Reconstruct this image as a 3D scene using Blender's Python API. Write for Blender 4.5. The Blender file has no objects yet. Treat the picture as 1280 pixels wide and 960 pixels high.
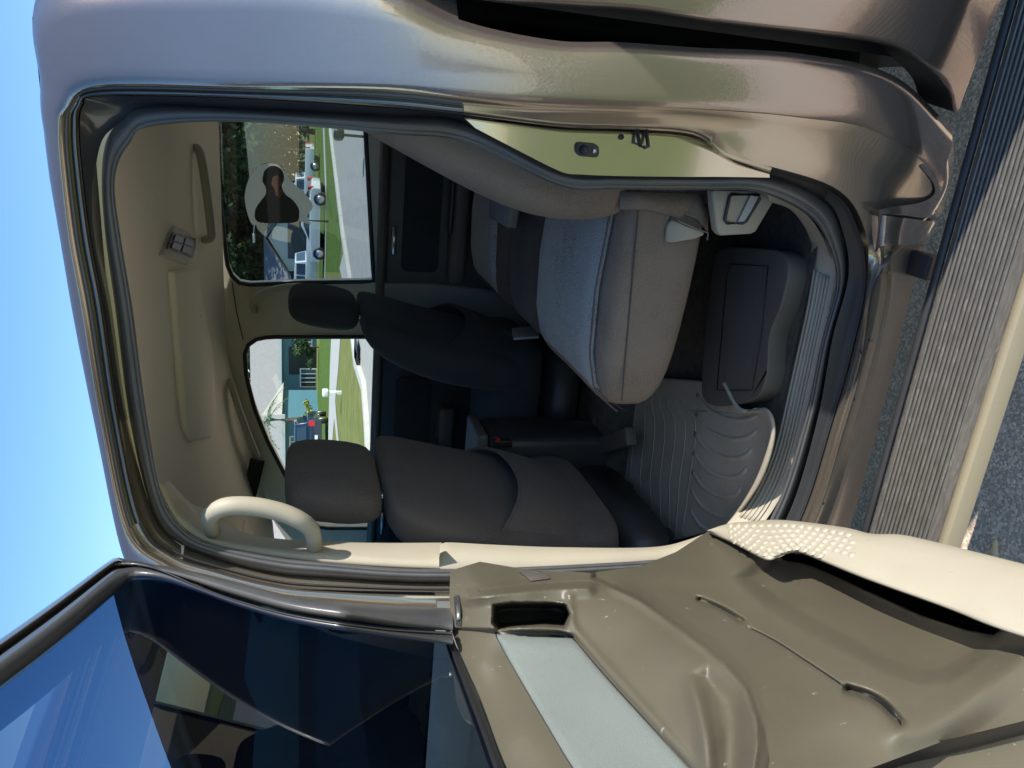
import bpy, bmesh, math, random
import numpy as np
from mathutils import Vector, Matrix
random.seed(5); rng = np.random.RandomState(7)
S = bpy.context.scene
R = math.radians
# ------------------------------------------------------------------ camera, sky, sun, exposure
CAM = np.array([0.0, -1.25, 1.59]); PITCH = R(15.6); YAW = R(20.0); FPX = 960.0
FW = np.array([-math.sin(YAW)*math.cos(PITCH), math.cos(YAW)*math.cos(PITCH), -math.sin(PITCH)])
RT = np.array([math.cos(YAW), math.sin(YAW), 0.0]); UP = np.cross(RT, FW)
cd = bpy.data.cameras.new('camera'); cam = bpy.data.objects.new('camera', cd); S.collection.objects.link(cam)
cd.sensor_width = 36; cd.lens = 36*FPX/1280; cd.clip_start = .02; cd.clip_end = 2000
m = Matrix.Identity(4)                      # the picture was taken with the phone turned a quarter turn
for i in range(3):
    m[i][0] = -UP[i]; m[i][1] = RT[i]; m[i][2] = -FW[i]; m[i][3] = CAM[i]
cam.matrix_world = m; S.camera = cam
SUN_EL = R(39); SUN_AZ = R(100.5)             # azimuth from +Y towards +X: behind the truck, a little outside it
w = bpy.data.worlds.new('World'); S.world = w; w.use_nodes = True
nt = w.node_tree; bg = nt.nodes['Background']; sky = nt.nodes.new('ShaderNodeTexSky')
sky.sky_type = 'NISHITA'; sky.sun_disc = False; sky.sun_elevation = SUN_EL; sky.sun_rotation = SUN_AZ
sky.air_density = 1.0; sky.dust_density = 0.3; sky.ozone_density = 2.0
hs = nt.nodes.new('ShaderNodeHueSaturation'); hs.inputs['Saturation'].default_value = 1.2; nt.links.new(sky.outputs[0], hs.inputs['Color']); nt.links.new(hs.outputs[0], bg.inputs[0]); bg.inputs[1].default_value = 0.15
sd = bpy.data.lights.new('sun', 'SUN'); sd.energy = 4.6; sd.angle = R(.5); sd.color = (1, .94, .84)
so = bpy.data.objects.new('sun', sd); S.collection.objects.link(so)
sv = Vector((math.sin(SUN_AZ)*math.cos(SUN_EL), math.cos(SUN_AZ)*math.cos(SUN_EL), math.sin(SUN_EL)))
so.rotation_euler = sv.to_track_quat('Z', 'Y').to_euler()
S.view_settings.view_transform = 'Standard'; S.view_settings.look = 'None'; S.view_settings.exposure = 0.78

# ------------------------------------------------------------------ measuring helpers (photograph pixels -> places)
def ray(X, Y): return FW*FPX + RT*(480-Y) - UP*(X-640)
def py(X, Y, y): d = ray(X, Y); return CAM + d*(y-CAM[1])/d[1]
def pz(X, Y, z=0.): d = ray(X, Y); return CAM + d*(z-CAM[2])/d[2]
def px(X, Y, x): d = ray(X, Y); return CAM + d*(x-CAM[0])/d[0]
ZT = [.2, .4, .5, .65, .8, 1.0, 1.2, 1.4, 1.6, 1.8, 1.9, 1.96, 2.02]
YT = [.12, .03, .0, -.02, -.025, -.01, .015, .045, .078, .115, .14, .17, .24]
_z = np.linspace(-.3, 2.6, 581); _y = np.interp(_z, ZT, YT); _k = np.exp(-np.linspace(-2.5, 2.5, 41)**2/2); _y = np.convolve(np.pad(_y, 20, 'edge'), _k/_k.sum(), 'valid')
def yb(z): return float(np.interp(z, _z, _y))
def pb(X, Y, off=0.):                       # on the truck's curved side, off metres inside it
    y = off
    for _ in range(12): P = py(X, Y, y); y = yb(P[2]) + off
    return py(X, Y, y)
DA = R(76); DH = np.array([-.88, -.02, 0.]); DD = np.array([math.cos(DA), -math.sin(DA), 0]); DN = np.array([math.sin(DA), math.cos(DA), 0])
def pd(X, Y, o=0.):                         # on the open door, o metres proud of its skin
    d = ray(X, Y); P = DH + DN*o; return CAM + d*((P-CAM)@DN)/(d@DN)
def dw(s, z, o): return DH + DD*s + DN*o + np.array([0, 0, z])

def cr(pts, n, closed=False):               # smooth curve through points, n samples per segment
    P = [np.array(p, float) for p in pts]; L = len(P); out = []
    for i in range(L if closed else L-1):
        p0 = P[i-1] if (closed or i > 0) else 2*P[0]-P[1]
        p1 = P[i]; p2 = P[(i+1) % L]
        p3 = P[(i+2) % L] if (closed or i+2 < L) else 2*P[-1]-P[-2]
        for k in range(n):
            t = k/n
            out.append(.5*((2*p1)+(-p0+p2)*t+(2*p0-5*p1+4*p2-p3)*t*t+(-p0+3*p1-3*p2+p3)*t**3))
    if not closed: out.append(P[-1])
    return out
def resample(pts, N, sm=True):
    c = np.array(cr(pts, 12)) if sm and len(pts) > 2 else np.array([np.array(p, float) for p in pts])
    d = np.r_[0, np.cumsum(np.linalg.norm(np.diff(c, axis=0), axis=1))]
    t = np.linspace(0, d[-1], N)
    return np.stack([np.interp(t, d, c[:, k]) for k in range(c.shape[1])], 1)

# ------------------------------------------------------------------ object helpers
def mesh(name, V, F, mat, parent=None, smooth=True, bevel=0, sub=0, solid=0, label=None, cat=None, group=None, kind=None, auto=None):
    me = bpy.data.meshes.new(name); me.from_pydata([tuple(map(float, v)) for v in V], [], F); me.update()
    o = bpy.data.objects.new(name, me); S.collection.objects.link(o)
    if parent: o.parent = parent
    if mat: me.materials.append(mat)
    if smooth: me.polygons.foreach_set('use_smooth', [True]*len(me.polygons))
    if smooth and auto: me.set_sharp_from_angle(angle=R(auto))
    if solid: md = o.modifiers.new('t', 'SOLIDIFY'); md.thickness = abs(solid); md.offset = 1 if solid > 0 else -1
    if bevel: md = o.modifiers.new('b', 'BEVEL'); md.width = bevel; md.segments = 3; md.limit_method = 'ANGLE'; md.angle_limit = R(35)
    if sub: md = o.modifiers.new('s', 'SUBSURF'); md.levels = sub; md.render_levels = sub
    tag(o, label, cat, group, kind); return o
def tag(o, label=None, cat=None, group=None, kind=None):
    for k, v in (('label', label), ('category', cat), ('group', group), ('kind', kind)):
        if v: o[k] = v
    return o
def empty(name, loc=(0, 0, 0), rz=0, label=None, cat=None, group=None, parent=None):
    o = bpy.data.objects.new(name, None); S.collection.objects.link(o); o.location = loc; o.rotation_euler = (0, 0, rz)
    if parent: o.parent = parent
    return tag(o, label, cat, group)
def gridf(nr, nc, cr_=False, cc=False, flip=False):
    F = []
    for i in range(nr if cr_ else nr-1):
        for j in range(nc if cc else nc-1):
            a, b, c, d = i*nc+j, i*nc+(j+1) % nc, ((i+1) % nr)*nc+(j+1) % nc, ((i+1) % nr)*nc+j
            F.append((a, d, c, b) if flip else (a, b, c, d))
    return F
def rows_surf(name, rows, mat, parent, closed=False, **k):
    nc = len(rows[0]); V = [p for r in rows for p in r]
    return mesh(name, V, gridf(len(rows), nc, cc=closed), mat, parent, **k)
def boxv(lo, hi):
    x0, y0, z0 = lo; x1, y1, z1 = hi
    return ([(x0,y0,z0),(x1,y0,z0),(x1,y1,z0),(x0,y1,z0),(x0,y0,z1),(x1,y0,z1),(x1,y1,z1),(x0,y1,z1)],
            [(0,3,2,1),(4,5,6,7),(0,1,5,4),(1,2,6,5),(2,3,7,6),(3,0,4,7)])
def box(name, lo, hi, mat, parent=None, bevel=.0, **k):
    V, F = boxv(lo, hi); return mesh(name, V, F, mat, parent, smooth=bevel > 0, bevel=bevel, **k)
class MB:
    def __init__(s): s.V = []; s.F = []
    def add(s, V, F): n = len(s.V); s.V += [tuple(v) for v in V]; s.F += [tuple(i+n for i in f) for f in F]; return s
    def box(s, lo, hi): return s.add(*boxv(lo, hi))
    def tube(s, pts, r, n=8, up=(0, 0, 1), prof=None, cap=True, closed=False): return s.add(*tubev(pts, r, n, up, prof, cap, closed))
    def make(s, name, mat, parent=None, **k): return mesh(name, s.V, s.F, mat, parent, **k)
def tubev(pts, r, n=8, up=(0, 0, 1), prof=None, cap=True, closed=False):
    P = [np.array(p, float) for p in pts]; V = []; L = len(P); up = np.array(up, float)
    if prof is None: prof = [(math.cos(2*math.pi*k/n), math.sin(2*math.pi*k/n)) for k in range(n)]
    n = len(prof)
    for i, p in enumerate(P):
        t = (P[(i+1) % L]-P[i-1]) if closed else (P[min(i+1, L-1)]-P[max(i-1, 0)])
        t = t/(np.linalg.norm(t)+1e-9); a = np.cross(t, up); la = np.linalg.norm(a)
        if la < 1e-4: a = np.cross(t, (1, 0, 0)); la = np.linalg.norm(a)
        a /= la; b = np.cross(a, t); rr = r[i] if hasattr(r, '__len__') else r
        for (u, v) in prof: V.append(p + a*u*rr + b*v*rr)
    F = gridf(L, n, closed, True)
    if cap and not closed: F += [tuple(range(n))[::-1], tuple(range((L-1)*n, L*n))]
    return V, F
def tube(name, pts, r, mat, parent=None, n=10, up=(0, 0, 1), prof=None, closed=False, **k):
    V, F = tubev(pts, r, n, up, prof, True, closed); return mesh(name, V, F, mat, parent, **k)
def fill(name, loops, mat, parent=None, thick=None, **k):    # flat polygon with holes; loops are lists of 3-D points; thick is a vector
    bm = bmesh.new(); E = []
    for lp in loops:
        vs = [bm.verts.new(tuple(map(float, p))) for p in lp]
        E += [bm.edges.new((vs[i], vs[(i+1) % len(vs)])) for i in range(len(vs))]
    bmesh.ops.triangle_fill(bm, use_beauty=True, use_dissolve=False, edges=E)
    if thick is not None:
        r = bmesh.ops.extrude_face_region(bm, geom=bm.faces[:])
        bmesh.ops.translate(bm, vec=Vector(thick), verts=[v for v in r['geom'] if isinstance(v, bmesh.types.BMVert)])
    bmesh.ops.recalc_face_normals(bm, faces=bm.faces[:])
    me = bpy.data.meshes.new(name); bm.to_mesh(me); bm.free(); me.materials.append(mat)
    o = bpy.data.objects.new(name, me); S.collection.objects.link(o)
    if parent: o.parent = parent
    bv = k.pop('bevel', 0)
    if bv: md = o.modifiers.new('b', 'BEVEL'); md.width = bv; md.segments = 3; md.limit_method = 'ANGLE'; md.angle_limit = R(50); me.polygons.foreach_set('use_smooth', [True]*len(me.polygons))
    return tag(o, **k)
def rloop(c, hw, hh, rad, n=6):                              # rounded rectangle in 2-D
    out = []
    for sx, sy, a0 in ((1, 1, 0), (-1, 1, 90), (-1, -1, 180), (1, -1, 270)):
        for k in range(n+1):
            a = R(a0+90*k/n); out.append((c[0]+sx*(hw-rad)+rad*math.cos(a), c[1]+sy*(hh-rad)+rad*math.sin(a)))
    return out

# ------------------------------------------------------------------ materials
def mat(name, col, rough=.5, metal=0, coat=0, bump=0, bscale=200, var=0, vscale=3, spec=.5, flake=0, detail=3, sheen=0, stretch=None, trans=0, col2=None):
    M = bpy.data.materials.new(name); M.use_nodes = True; t = M.node_tree; b = t.nodes['Principled BSDF']; N = t.nodes.new; L = t.links.new
    b.inputs['Base Color'].default_value = (*col, 1); b.inputs['Roughness'].default_value = rough; b.inputs['Metallic'].default_value = metal
    b.inputs['Specular IOR Level'].default_value = spec; b.inputs['Coat Weight'].default_value = coat; b.inputs['Coat Roughness'].default_value = .03
    if sheen: b.inputs['Sheen Weight'].default_value = sheen
    tc = N('ShaderNodeTexCoord'); src = tc.outputs['Object']
    if stretch: mp = N('ShaderNodeMapping'); mp.inputs['Scale'].default_value = stretch; L(src, mp.inputs[0]); src = mp.outputs[0]
    if var or col2:
        n = N('ShaderNodeTexNoise'); n.inputs['Scale'].default_value = vscale; n.inputs['Detail'].default_value = 6; n.inputs['Roughness'].default_value = .65; L(src, n.inputs['Vector'])
        r = N('ShaderNodeValToRGB'); r.color_ramp.elements[0].position = .3; r.color_ramp.elements[1].position = .7
        c2 = col2 or tuple(min(1, c*(1+var)) for c in col); c1 = col if col2 else tuple(c*(1-var) for c in col)
        r.color_ramp.elements[0].color = (*c1, 1); r.color_ramp.elements[1].color = (*c2, 1)
        L(n.outputs[0], r.inputs[0]); L(r.outputs[0], b.inputs['Base Color'])
        mr = N('ShaderNodeMapRange'); mr.inputs[3].default_value = max(0, rough*(1-.18)); mr.inputs[4].default_value = min(1, rough*(1+.18)); L(n.outputs[0], mr.inputs[0]); L(mr.outputs[0], b.inputs['Roughness'])
    if bump:
        n2 = N('ShaderNodeTexNoise'); n2.inputs['Scale'].default_value = bscale; n2.inputs['Detail'].default_value = detail; L(src, n2.inputs['Vector'])
        bp = N('ShaderNodeBump'); bp.inputs['Strength'].default_value = bump; bp.inputs['Distance'].default_value = .002
        L(n2.outputs[0], bp.inputs['Height']); L(bp.outputs[0], b.inputs['Normal'])
    if flake:
        v = N('ShaderNodeTexVoronoi'); v.inputs['Scale'].default_value = 700; L(src, v.inputs['Vector'])
        sx = N('ShaderNodeVectorMath'); sx.operation = 'SUBTRACT'; L(v.outputs['Color'], sx.inputs[0]); sx.inputs[1].default_value = (.5, .5, .5)
        sc = N('ShaderNodeVectorMath'); sc.operation = 'SCALE'; sc.inputs['Scale'].default_value = flake; L(sx.outputs[0], sc.inputs[0])
        g = N('ShaderNodeNewGeometry'); ad = N('ShaderNodeVectorMath'); L(g.outputs['Normal'], ad.inputs[0]); L(sc.outputs[0], ad.inputs[1])
        nn = N('ShaderNodeVectorMath'); nn.operation = 'NORMALIZE'; L(ad.outputs[0], nn.inputs[0]); L(nn.outputs[0], b.inputs['Normal'])
    return M
def fabric(name, col, col2, scale=900, bump=.5, big=0):
    M = mat(name, col, .95, bump=0, spec=.12, sheen=.06); t = M.node_tree; N = t.nodes.new; L = t.links.new; b = t.nodes['Principled BSDF']
    tc = N('ShaderNodeTexCoord'); v = N('ShaderNodeTexVoronoi'); v.inputs['Scale'].default_value = scale; L(tc.outputs['Object'], v.inputs['Vector'])
    n = N('ShaderNodeTexNoise'); n.inputs['Scale'].default_value = 9; n.inputs['Detail'].default_value = 5; L(tc.outputs['Object'], n.inputs['Vector'])
    ma = N('ShaderNodeMath'); ma.operation = 'MULTIPLY_ADD'; ma.inputs[1].default_value = .9; L(v.outputs['Distance'], ma.inputs[0]); L(n.outputs[0], ma.inputs[2])
    r = N('ShaderNodeValToRGB'); r.color_ramp.elements[0].position = .45; r.color_ramp.elements[1].position = 1.0; r.color_ramp.elements[0].color = (*col, 1); r.color_ramp.elements[1].color = (*col2, 1)
    L(ma.outputs[0], r.inputs[0]); L(r.outputs[0], b.inputs['Base Color'])
    bp = N('ShaderNodeBump'); bp.inputs['Strength'].default_value = bump; bp.inputs['Distance'].default_value = .001; L(v.outputs['Distance'], bp.inputs['Height']); L(bp.outputs[0], b.inputs['Normal'])
    return M
def glass(name, tint, refl=1.0, rough=0.0, mult=1.85):
    M = bpy.data.materials.new(name); M.use_nodes = True; t = M.node_tree; t.nodes.clear(); N = t.nodes.new; L = t.links.new
    o = N('ShaderNodeOutputMaterial'); mx = N('ShaderNodeMixShader'); tr = N('ShaderNodeBsdfTransparent'); gl = N('ShaderNodeBsdfGlossy'); fr = N('ShaderNodeFresnel')
    tr.inputs[0].default_value = (*tint, 1); gl.inputs['Roughness'].default_value = rough; gl.inputs[0].default_value = (refl, refl, refl, 1); 
    ge = N('ShaderNodeNewGeometry'); mr = N('ShaderNodeMapRange'); mr.inputs[3].default_value = 1.5; mr.inputs[4].default_value = 1/1.5; L(ge.outputs['Backfacing'], mr.inputs[0]); L(mr.outputs[0], fr.inputs[0]); f2 = N('ShaderNodeMath'); f2.operation = 'MULTIPLY'; f2.inputs[1].default_value = mult; f2.use_clamp = True; L(fr.outputs[0], f2.inputs[0])
    L(f2.outputs[0], mx.inputs[0]); L(tr.outputs[0], mx.inputs[1]); L(gl.outputs[0], mx.inputs[2]); L(mx.outputs[0], o.inputs[0]); return M
paint = mat('mocha_paint', (.28, .232, .212), .20, .8, coat=1, flake=.045, var=.04, vscale=2)
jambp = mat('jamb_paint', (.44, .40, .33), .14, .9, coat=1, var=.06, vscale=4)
rub = mat('black_rubber', (.018, .019, .021), .55, bump=.15, bscale=90, var=.2, vscale=12)
gask = mat('grey_seal', (.075, .075, .078), .3, var=.15, vscale=15, bump=.1, bscale=300)
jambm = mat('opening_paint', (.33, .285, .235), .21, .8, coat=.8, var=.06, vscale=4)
trimc = mat('cream_trim', (.34, .31, .243), .55, bump=.25, bscale=700, var=.05, vscale=5)
liner = fabric('headliner_cloth', (.85, .74, .60), (.9, .79, .65), 700, .3)
taupe = mat('taupe_plastic', (.092, .082, .058), .36, bump=.22, bscale=900, var=.07, vscale=6, spec=.5)
def scuff(M, sc=(3, 40, 40), lo=.70, hi=.74, col=(.5, .47, .4), amt=.35):
    t = M.node_tree; N = t.nodes.new; L = t.links.new; b = t.nodes['Principled BSDF']; src = b.inputs['Base Color'].links[0].from_socket
    tc = N('ShaderNodeTexCoord'); mp = N('ShaderNodeMapping'); mp.inputs['Scale'].default_value = sc; mp.inputs['Rotation'].default_value = (.3, .5, .2); L(tc.outputs['Object'], mp.inputs[0])
    n = N('ShaderNodeTexNoise'); n.inputs['Scale'].default_value = 2.2; n.inputs['Detail'].default_value = 4; n.inputs['Distortion'].default_value = .6; L(mp.outputs[0], n.inputs['Vector'])
    r = N('ShaderNodeMapRange'); r.inputs[1].default_value = lo; r.inputs[2].default_value = hi; r.inputs[4].default_value = amt; L(n.outputs[0], r.inputs[0])
    mx = N('ShaderNodeMix'); mx.data_type = 'RGBA'; L(r.outputs[0], mx.inputs[0]); L(src, mx.inputs[6]); mx.inputs[7].default_value = (*col, 1); L(mx.outputs[2], b.inputs['Base Color'])
scuff(taupe); scuff(trimc, (8, 30, 30), .69, .75, (.16, .14, .11), .3)
greyp = mat('grey_sill_plastic', (.36, .37, .36), .42, bump=.2, bscale=600, var=.06, vscale=7)
darkp = mat('dark_plastic', (.03, .03, .032), .5, bump=.2, bscale=500, var=.2, vscale=8)
charp = mat('charcoal_plastic', (.085, .075, .065), .55, bump=.25, bscale=500, var=.12, vscale=8)
carpet = mat('carpet', (.085, .075, .062), .98, bump=1.0, bscale=500, var=.3, vscale=40, spec=.1)
seatd = fabric('seat_taupe_cloth', (.115, .092, .074), (.205, .166, .134), 420, .7)
seatk = fabric('seat_charcoal_cloth', (.050, .041, .038), (.105, .088, .08), 420, .7)
seatn = fabric('seat_slate_cloth', (.022, .024, .028), (.035, .037, .042), 800)
insert = fabric('seat_insert_cloth', (.17, .185, .185), (.36, .38, .37), 190, 1.0)
doorcl = fabric('door_insert_cloth', (.125, .145, .134), (.165, .187, .173), 1100, .8)
matr = mat('mat_rubber', (.30, .27, .215), .55, bump=.35, bscale=260, var=.15, vscale=7)
alu = mat('step_aluminium', (.15, .14, .125), .42, .3, var=.32, vscale=26, bump=.15, bscale=250, stretch=(1, 8, 8))
scuff(matr, (25, 25, 25), .6, .72, (.42, .38, .3), .3); scuff(alu, (20, 60, 60), .62, .70, (.36, .33, .28), .4)
chrome = mat('dark_chrome', (.16, .16, .165), .3, .9, var=.1, vscale=10)
black = mat('black', (.012, .012, .013), .4)
g_clear = glass('clear_window_glass', (.80, .88, .86)); g_dark = glass('privacy_glass', (.36, .42, .45)); g_door = glass('door_privacy_glass', (.10, .16, .27), .8); g_front = glass('front_side_glass', (.04, .055, .075), .12); g_film = glass('mirror_film_glass', (.38, .45, .48), mult=1.85)
white = mat('white_paint', (.75, .75, .74), .45, var=.04)
silver = mat('silver_metal', (.6, .6, .6), .3, .9)
# ================================================================== THE TRUCK: cab shell
truck = empty('pickup_truck', (0, 0, 0), label='mocha brown crew cab pickup truck with its rear passenger door standing open', cat='pickup truck')
T = truck
G_in = [(161,180),(187,158),(300,152),(490,167),(584,178),(700,232),(775,236),(880,237),(950,240),(1012,270),(1038,312),(1045,358),(1026,431),(1006,525),(970,635),(925,690),(812,701),(550,712),(400,703),(337,696),(270,682),(232,664),(203,620),(184,525),(165,386),(151,300),(143,240),(147,205)]
G_out = [(150,150),(187,131),(300,135),(480,144),(580,152),(700,210),(775,216),(880,217),(960,219),(1031,249),(1054,290),(1061,345),(1041,424),(1022,525),(987,640),(940,702),(812,716),(565,729),(400,722),(337,716),(270,699),(222,679),(190,640),(160,525),(141,386),(128,300),(124,230),(130,176)]
J2 = [(103,131),(127,120),(300,123),(480,134),(580,144),(700,159),(785,162),(867,169),(914,199),(1036,238),(1073,288),(1083,352),(1066,440),(1040,530),(1003,645),(955,715),(812,733),(565,740),(400,736),(337,729),(270,712),(214,692),(178,650),(150,525),(130,386),(114,300),(103,215),(99,160)]
J1 = [(84,135),(124,107),(300,109),(480,112),(576,122),(662,129),(780,133),(880,137),(1000,147),(1100,167),(1175,240),(1098,348),(1082,440),(1056,533),(1019,650),(968,722),(812,752),(565,765),(400,752),(337,744),(270,727),(208,706),(160,662),(129,525),(106,386),(90,300),(79,205),(77,160)]
NS = 28; K = 8
TILT = [0, 0, 0, .015, .035, .035, .03, .025, .01]+[0]*19
def ring(st, off):
    if not hasattr(off, '__len__') and off > .04: off = [off+t for t in TILT]
    c = cr([(X, Y, o) for (X, Y), o in zip(st, off if hasattr(off, '__len__') else [off]*NS)], K, closed=True)
    return [pb(a, b, o) for a, b, o in c]
def mix(a, b, t): return [(p[0]*(1-t)+q[0]*t, p[1]*(1-t)+q[1]*t) for p, q in zip(a, b)]
def sl(r, i0, i1): return [r[j % (NS*K)] for j in range(i0*K, i1*K+1)]
offJ2 = [.035]*NS
r_in = ring(G_in, .125); r_out = ring(G_out, .102); r_j2 = ring(J2, .074); r_j2b = ring(mix(J2, G_out, .08), .080)
r_j1 = ring(J1, .0); r_j1b = ring(mix(J1, J2, .18), .006); r_j1c = ring(mix(J1, J2, .45), .022); r_j1d = ring(mix(J1, J2, .7), .024); r_j1e = ring(mix(J1, J2, .93), .034)
r_deep = ring(mix(G_out, G_in, .3), .15)
jamb_rows = [r_j1, r_j1b, r_j1c, r_j1d, r_j1e, r_j2, r_j2b, ring(mix(J2, G_out, .5), .089), r_out, r_deep]
rows_surf('door_jamb', jamb_rows, jambm, T, closed=True, auto=60)
def pj(X, Y, dy=0):
    y = .08
    for _ in range(15):
        P = py(X, Y, y); zz = P[2]-.75; y = .072+dy+.03*zz+.1*zz*zz-.10*(P[0]+.05)
    return py(X, Y, y)
ja = resample([(579,146),(640,153),(700,160),(785,163),(850,167),(885,177),(918,201),(962,217)], 60); jb = resample([(594,160),(640,184),(700,214),(725,218),(775,220),(850,221),(900,221),(962,222)], 60)
rows_surf('latch_panel', [[pj(X, Y, .03) for X, Y in ja]]+[[pj(a_[0]*(1-t)+b_[0]*t, a_[1]*(1-t)+b_[1]*t, .012*(1-min(1, t*12))**2) for a_, b_ in zip(ja, jb)] for t in (0, .03, .06, .1, .3, .6, 1)], jambp, T)
# gasket: fat grey seal bead between G_out and G_in, with a fine lip
mid = ring(mix(G_out, G_in, .5), .088)
rows_surf('door_seal', [ring(mix(G_out, G_in, -.02), .112), ring(mix(G_out, G_in, .12), .098), ring(mix(G_out, G_in, .3), .088), ring(mix(G_out, G_in, .5), .083), ring(mix(G_out, G_in, .68), .086), ring(mix(G_out, G_in, .75), .095), ring(mix(G_out, G_in, .8), .090), ring(mix(G_out, G_in, .95), .094), ring(mix(G_out, G_in, 1.03), .11), ring(mix(G_out, G_in, 1.0), .14)], gask, T, closed=True)
# rubber band along the sill between flange and seal
q = lambda t, o, a, b: sl(ring(mix(J2, G_out, t), o), a, b)
rows_surf('sill_rubber', [q(.0, .052, 9, 15), q(.05, .046, 9, 15), q(.12, .052, 9, 15), q(.5, .062, 9, 15), q(.88, .07, 9, 15), q(1.02, .074, 9, 15)], rub, T)
rows_surf('front_jamb_seal', [q(.15, .05, 16, 21), q(.3, .035, 16, 21), q(.42, .045, 16, 21)], rub, T)
# weather strip around the top of the opening (ends half way down the rear edge)
def strip(name, t0, t1, o, m_, a=22, b=32):
    c = [(t0, o+.012), (t0*.85+t1*.15, o), (t0*.5+t1*.5, o-.006), (t0*.15+t1*.85, o), (t1, o+.012)]
    rr = [sl(ring(mix(J1, J2, t), oo), a, b) for t, oo in c]
    rows_surf(name, rr, m_, T)
strip('weather_strip', .06, .42, .012, gask); strip('weather_strip', .46, .92, .022, chrome); 
P_ = sl(ring(mix(J1, J2, .5), .012), 32, 32)[0]
# dark upper jamb behind the strip
rows_surf('upper_jamb_cover', [sl(ring(mix(J2, G_out, t), .05+.05*t), 23, 32) for t in (.03, .3, .6, .98, 1.2)], mat('upper_jamb_black', (.035, .037, .045), .18, coat=.6), T)

# outer skin of the cab from the opening out to the roof edge, the rear edge and down to the wheel side
O1 = {21:(178,716),22:(152,690),23:(120,540),24:(92,400),25:(75,300),26:(62,225),27:(56,175),28:(50,110),29:(62,-20),30:(300,-45),31:(470,-25),32:(573,24),33:(690,50),34:(780,53),35:(880,60),36:(1000,67),37:(1114,93),38:(1190,160)}
OC = {21:(170,714),22:(154,684),23:(123,535),24:(96,396),25:(79,300),26:(68,217),27:(62,168),28:(62,122),29:(100,84),30:(300,86),31:(480,90),32:(590,90),33:(690,97),34:(780,100),35:(880,104),36:(1008,112),37:(1110,128),38:(1184,202)}
keys = list(range(21, 39))
def arc(dct, off): return [pb(a, b, o) for a, b, o in cr([(*dct[k], off(k) if callable(off) else off) for k in keys], K)]
j1o = [r_j1[j % (NS*K)] for j in range(21*K, 38*K+1)]
oc = arc(OC, -.004); o1 = arc(O1, lambda k: .012)
half = [(a*.5+b*.5)+np.array([0, -.004, 0]) for a, b in zip(j1o, oc)]
h2 = [(a*.45+b*.55)+np.array([0, -.006, 0]) for a, b in zip(oc, o1)]
lip = [p+np.array([.0, .05, 0.012]) if i < 10*K else p+np.array([.004, .05, 0]) for i, p in enumerate(o1)]
lip2 = [p+np.array([.0, .20, 0.05]) if i < 10*K else p+np.array([-.01, .14, 0]) for i, p in enumerate(o1)]
e0 = [a*.93+b*.07 + np.array([0, -.002, 0]) for a, b in zip(j1o, half)]
rows_surf('cab_side_panel', [j1o, e0, half, oc, h2, o1, lip, lip2], paint, T, flip=True) if False else rows_surf('cab_side_panel', [j1o, e0, half, oc, h2, o1, lip, lip2], paint, T)

pa_, pb_2 = o1[-1], j1o[-1]
cpt_ = resample([(1190,160,.012),(1193,192,.012),(1190,225,.010),(1180,258,.006),(1166,276,.004),(1130,274,.004),(1098,269,.004)], 34); cin_ = resample([(1150,208,.0),(1166,228,-.001),(1168,242,-.002),(1154,252,-.002),(1130,257,-.001),(1112,259,.0),(1097,263,.004)], 34)
rows_surf('cab_lower_corner', [[pb(X, Y, o) for X, Y, o in cin_], [(pb(X, Y, o)+pb(A, B, o2))/2+np.array([0, -.006, 0]) for (X, Y, o), (A, B, o2) in zip(cin_, cpt_)], [pb(X, Y, o) for X, Y, o in cpt_], [pb(X, Y, o)+np.array([-.005, .1, 0]) for X, Y, o in cpt_]], paint, T)
# roof sheet carried over to the far side and forward over the front doors
fr = [pb(X, Y, .03) for X, Y in [(158,700),(170,760),(185,810),(208,880),(240,970),(300,1120)]]
edge = [o1[i] for i in range(len(o1)) if i <= 8*K][::-1]     # rear to front
edge = edge[0:] + fr
E_ = resample(edge, 60)
roof = [[(p[0], p[1]+dy, p[2]+dz) for p in E_] for dy, dz in ((0.0, 0.0), (.03, .005), (.1, .018), (.3, .055), (.9, .13))]
roof += [[(p[0], 2.15-p[1]-dy, p[2]+dz) for p in E_] for dy, dz in ((.3, .10), (.1, .05), (.03, .018), (0, 0))]
rows_surf('roof', roof, paint, T)
# front door outside, seen through the open door's glass
fd = MB()
top = [pb(X, Y, .035) for X, Y in [(160,712),(180,790),(208,875),(245,975),(320,1150)]]
rail = rows_surf('front_roof_rail', [[(p[0], p[1]+d, p[2]+h) for p in resample(top, 20)] for d, h in ((-.02, .03), (-.025, 0), (-.01, -.03), (.05, -.04))], mat('rail_black', (.02, .02, .025), .3), T)
xs = np.linspace(-.93, -2.5, 16)
def side_rows(zs, off, x_=xs): return [[(x, yb(z)+off, z) for x in x_] for z in zs]
rows_surf('front_door_skin', side_rows([.45, .6, .8, 1.0, 1.2, 1.32], .0), paint, T)
tx = np.array(resample(top, 40)); tx = tx[np.argsort(tx[:, 0])]
zt = lambda x: float(np.interp(x, tx[:, 0], tx[:, 2]))
rows_surf('front_door_glass', [[(x, yb(1.32+(zt(x)-1.32)*t)+.03, 1.32+(zt(x)+.01-1.32)*t) for x in xs] for t in (0, .25, .5, .75, 1)], g_front, T)
rows_surf('front_sill', side_rows([.3, .38, .45], .03), paint, T)

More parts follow.
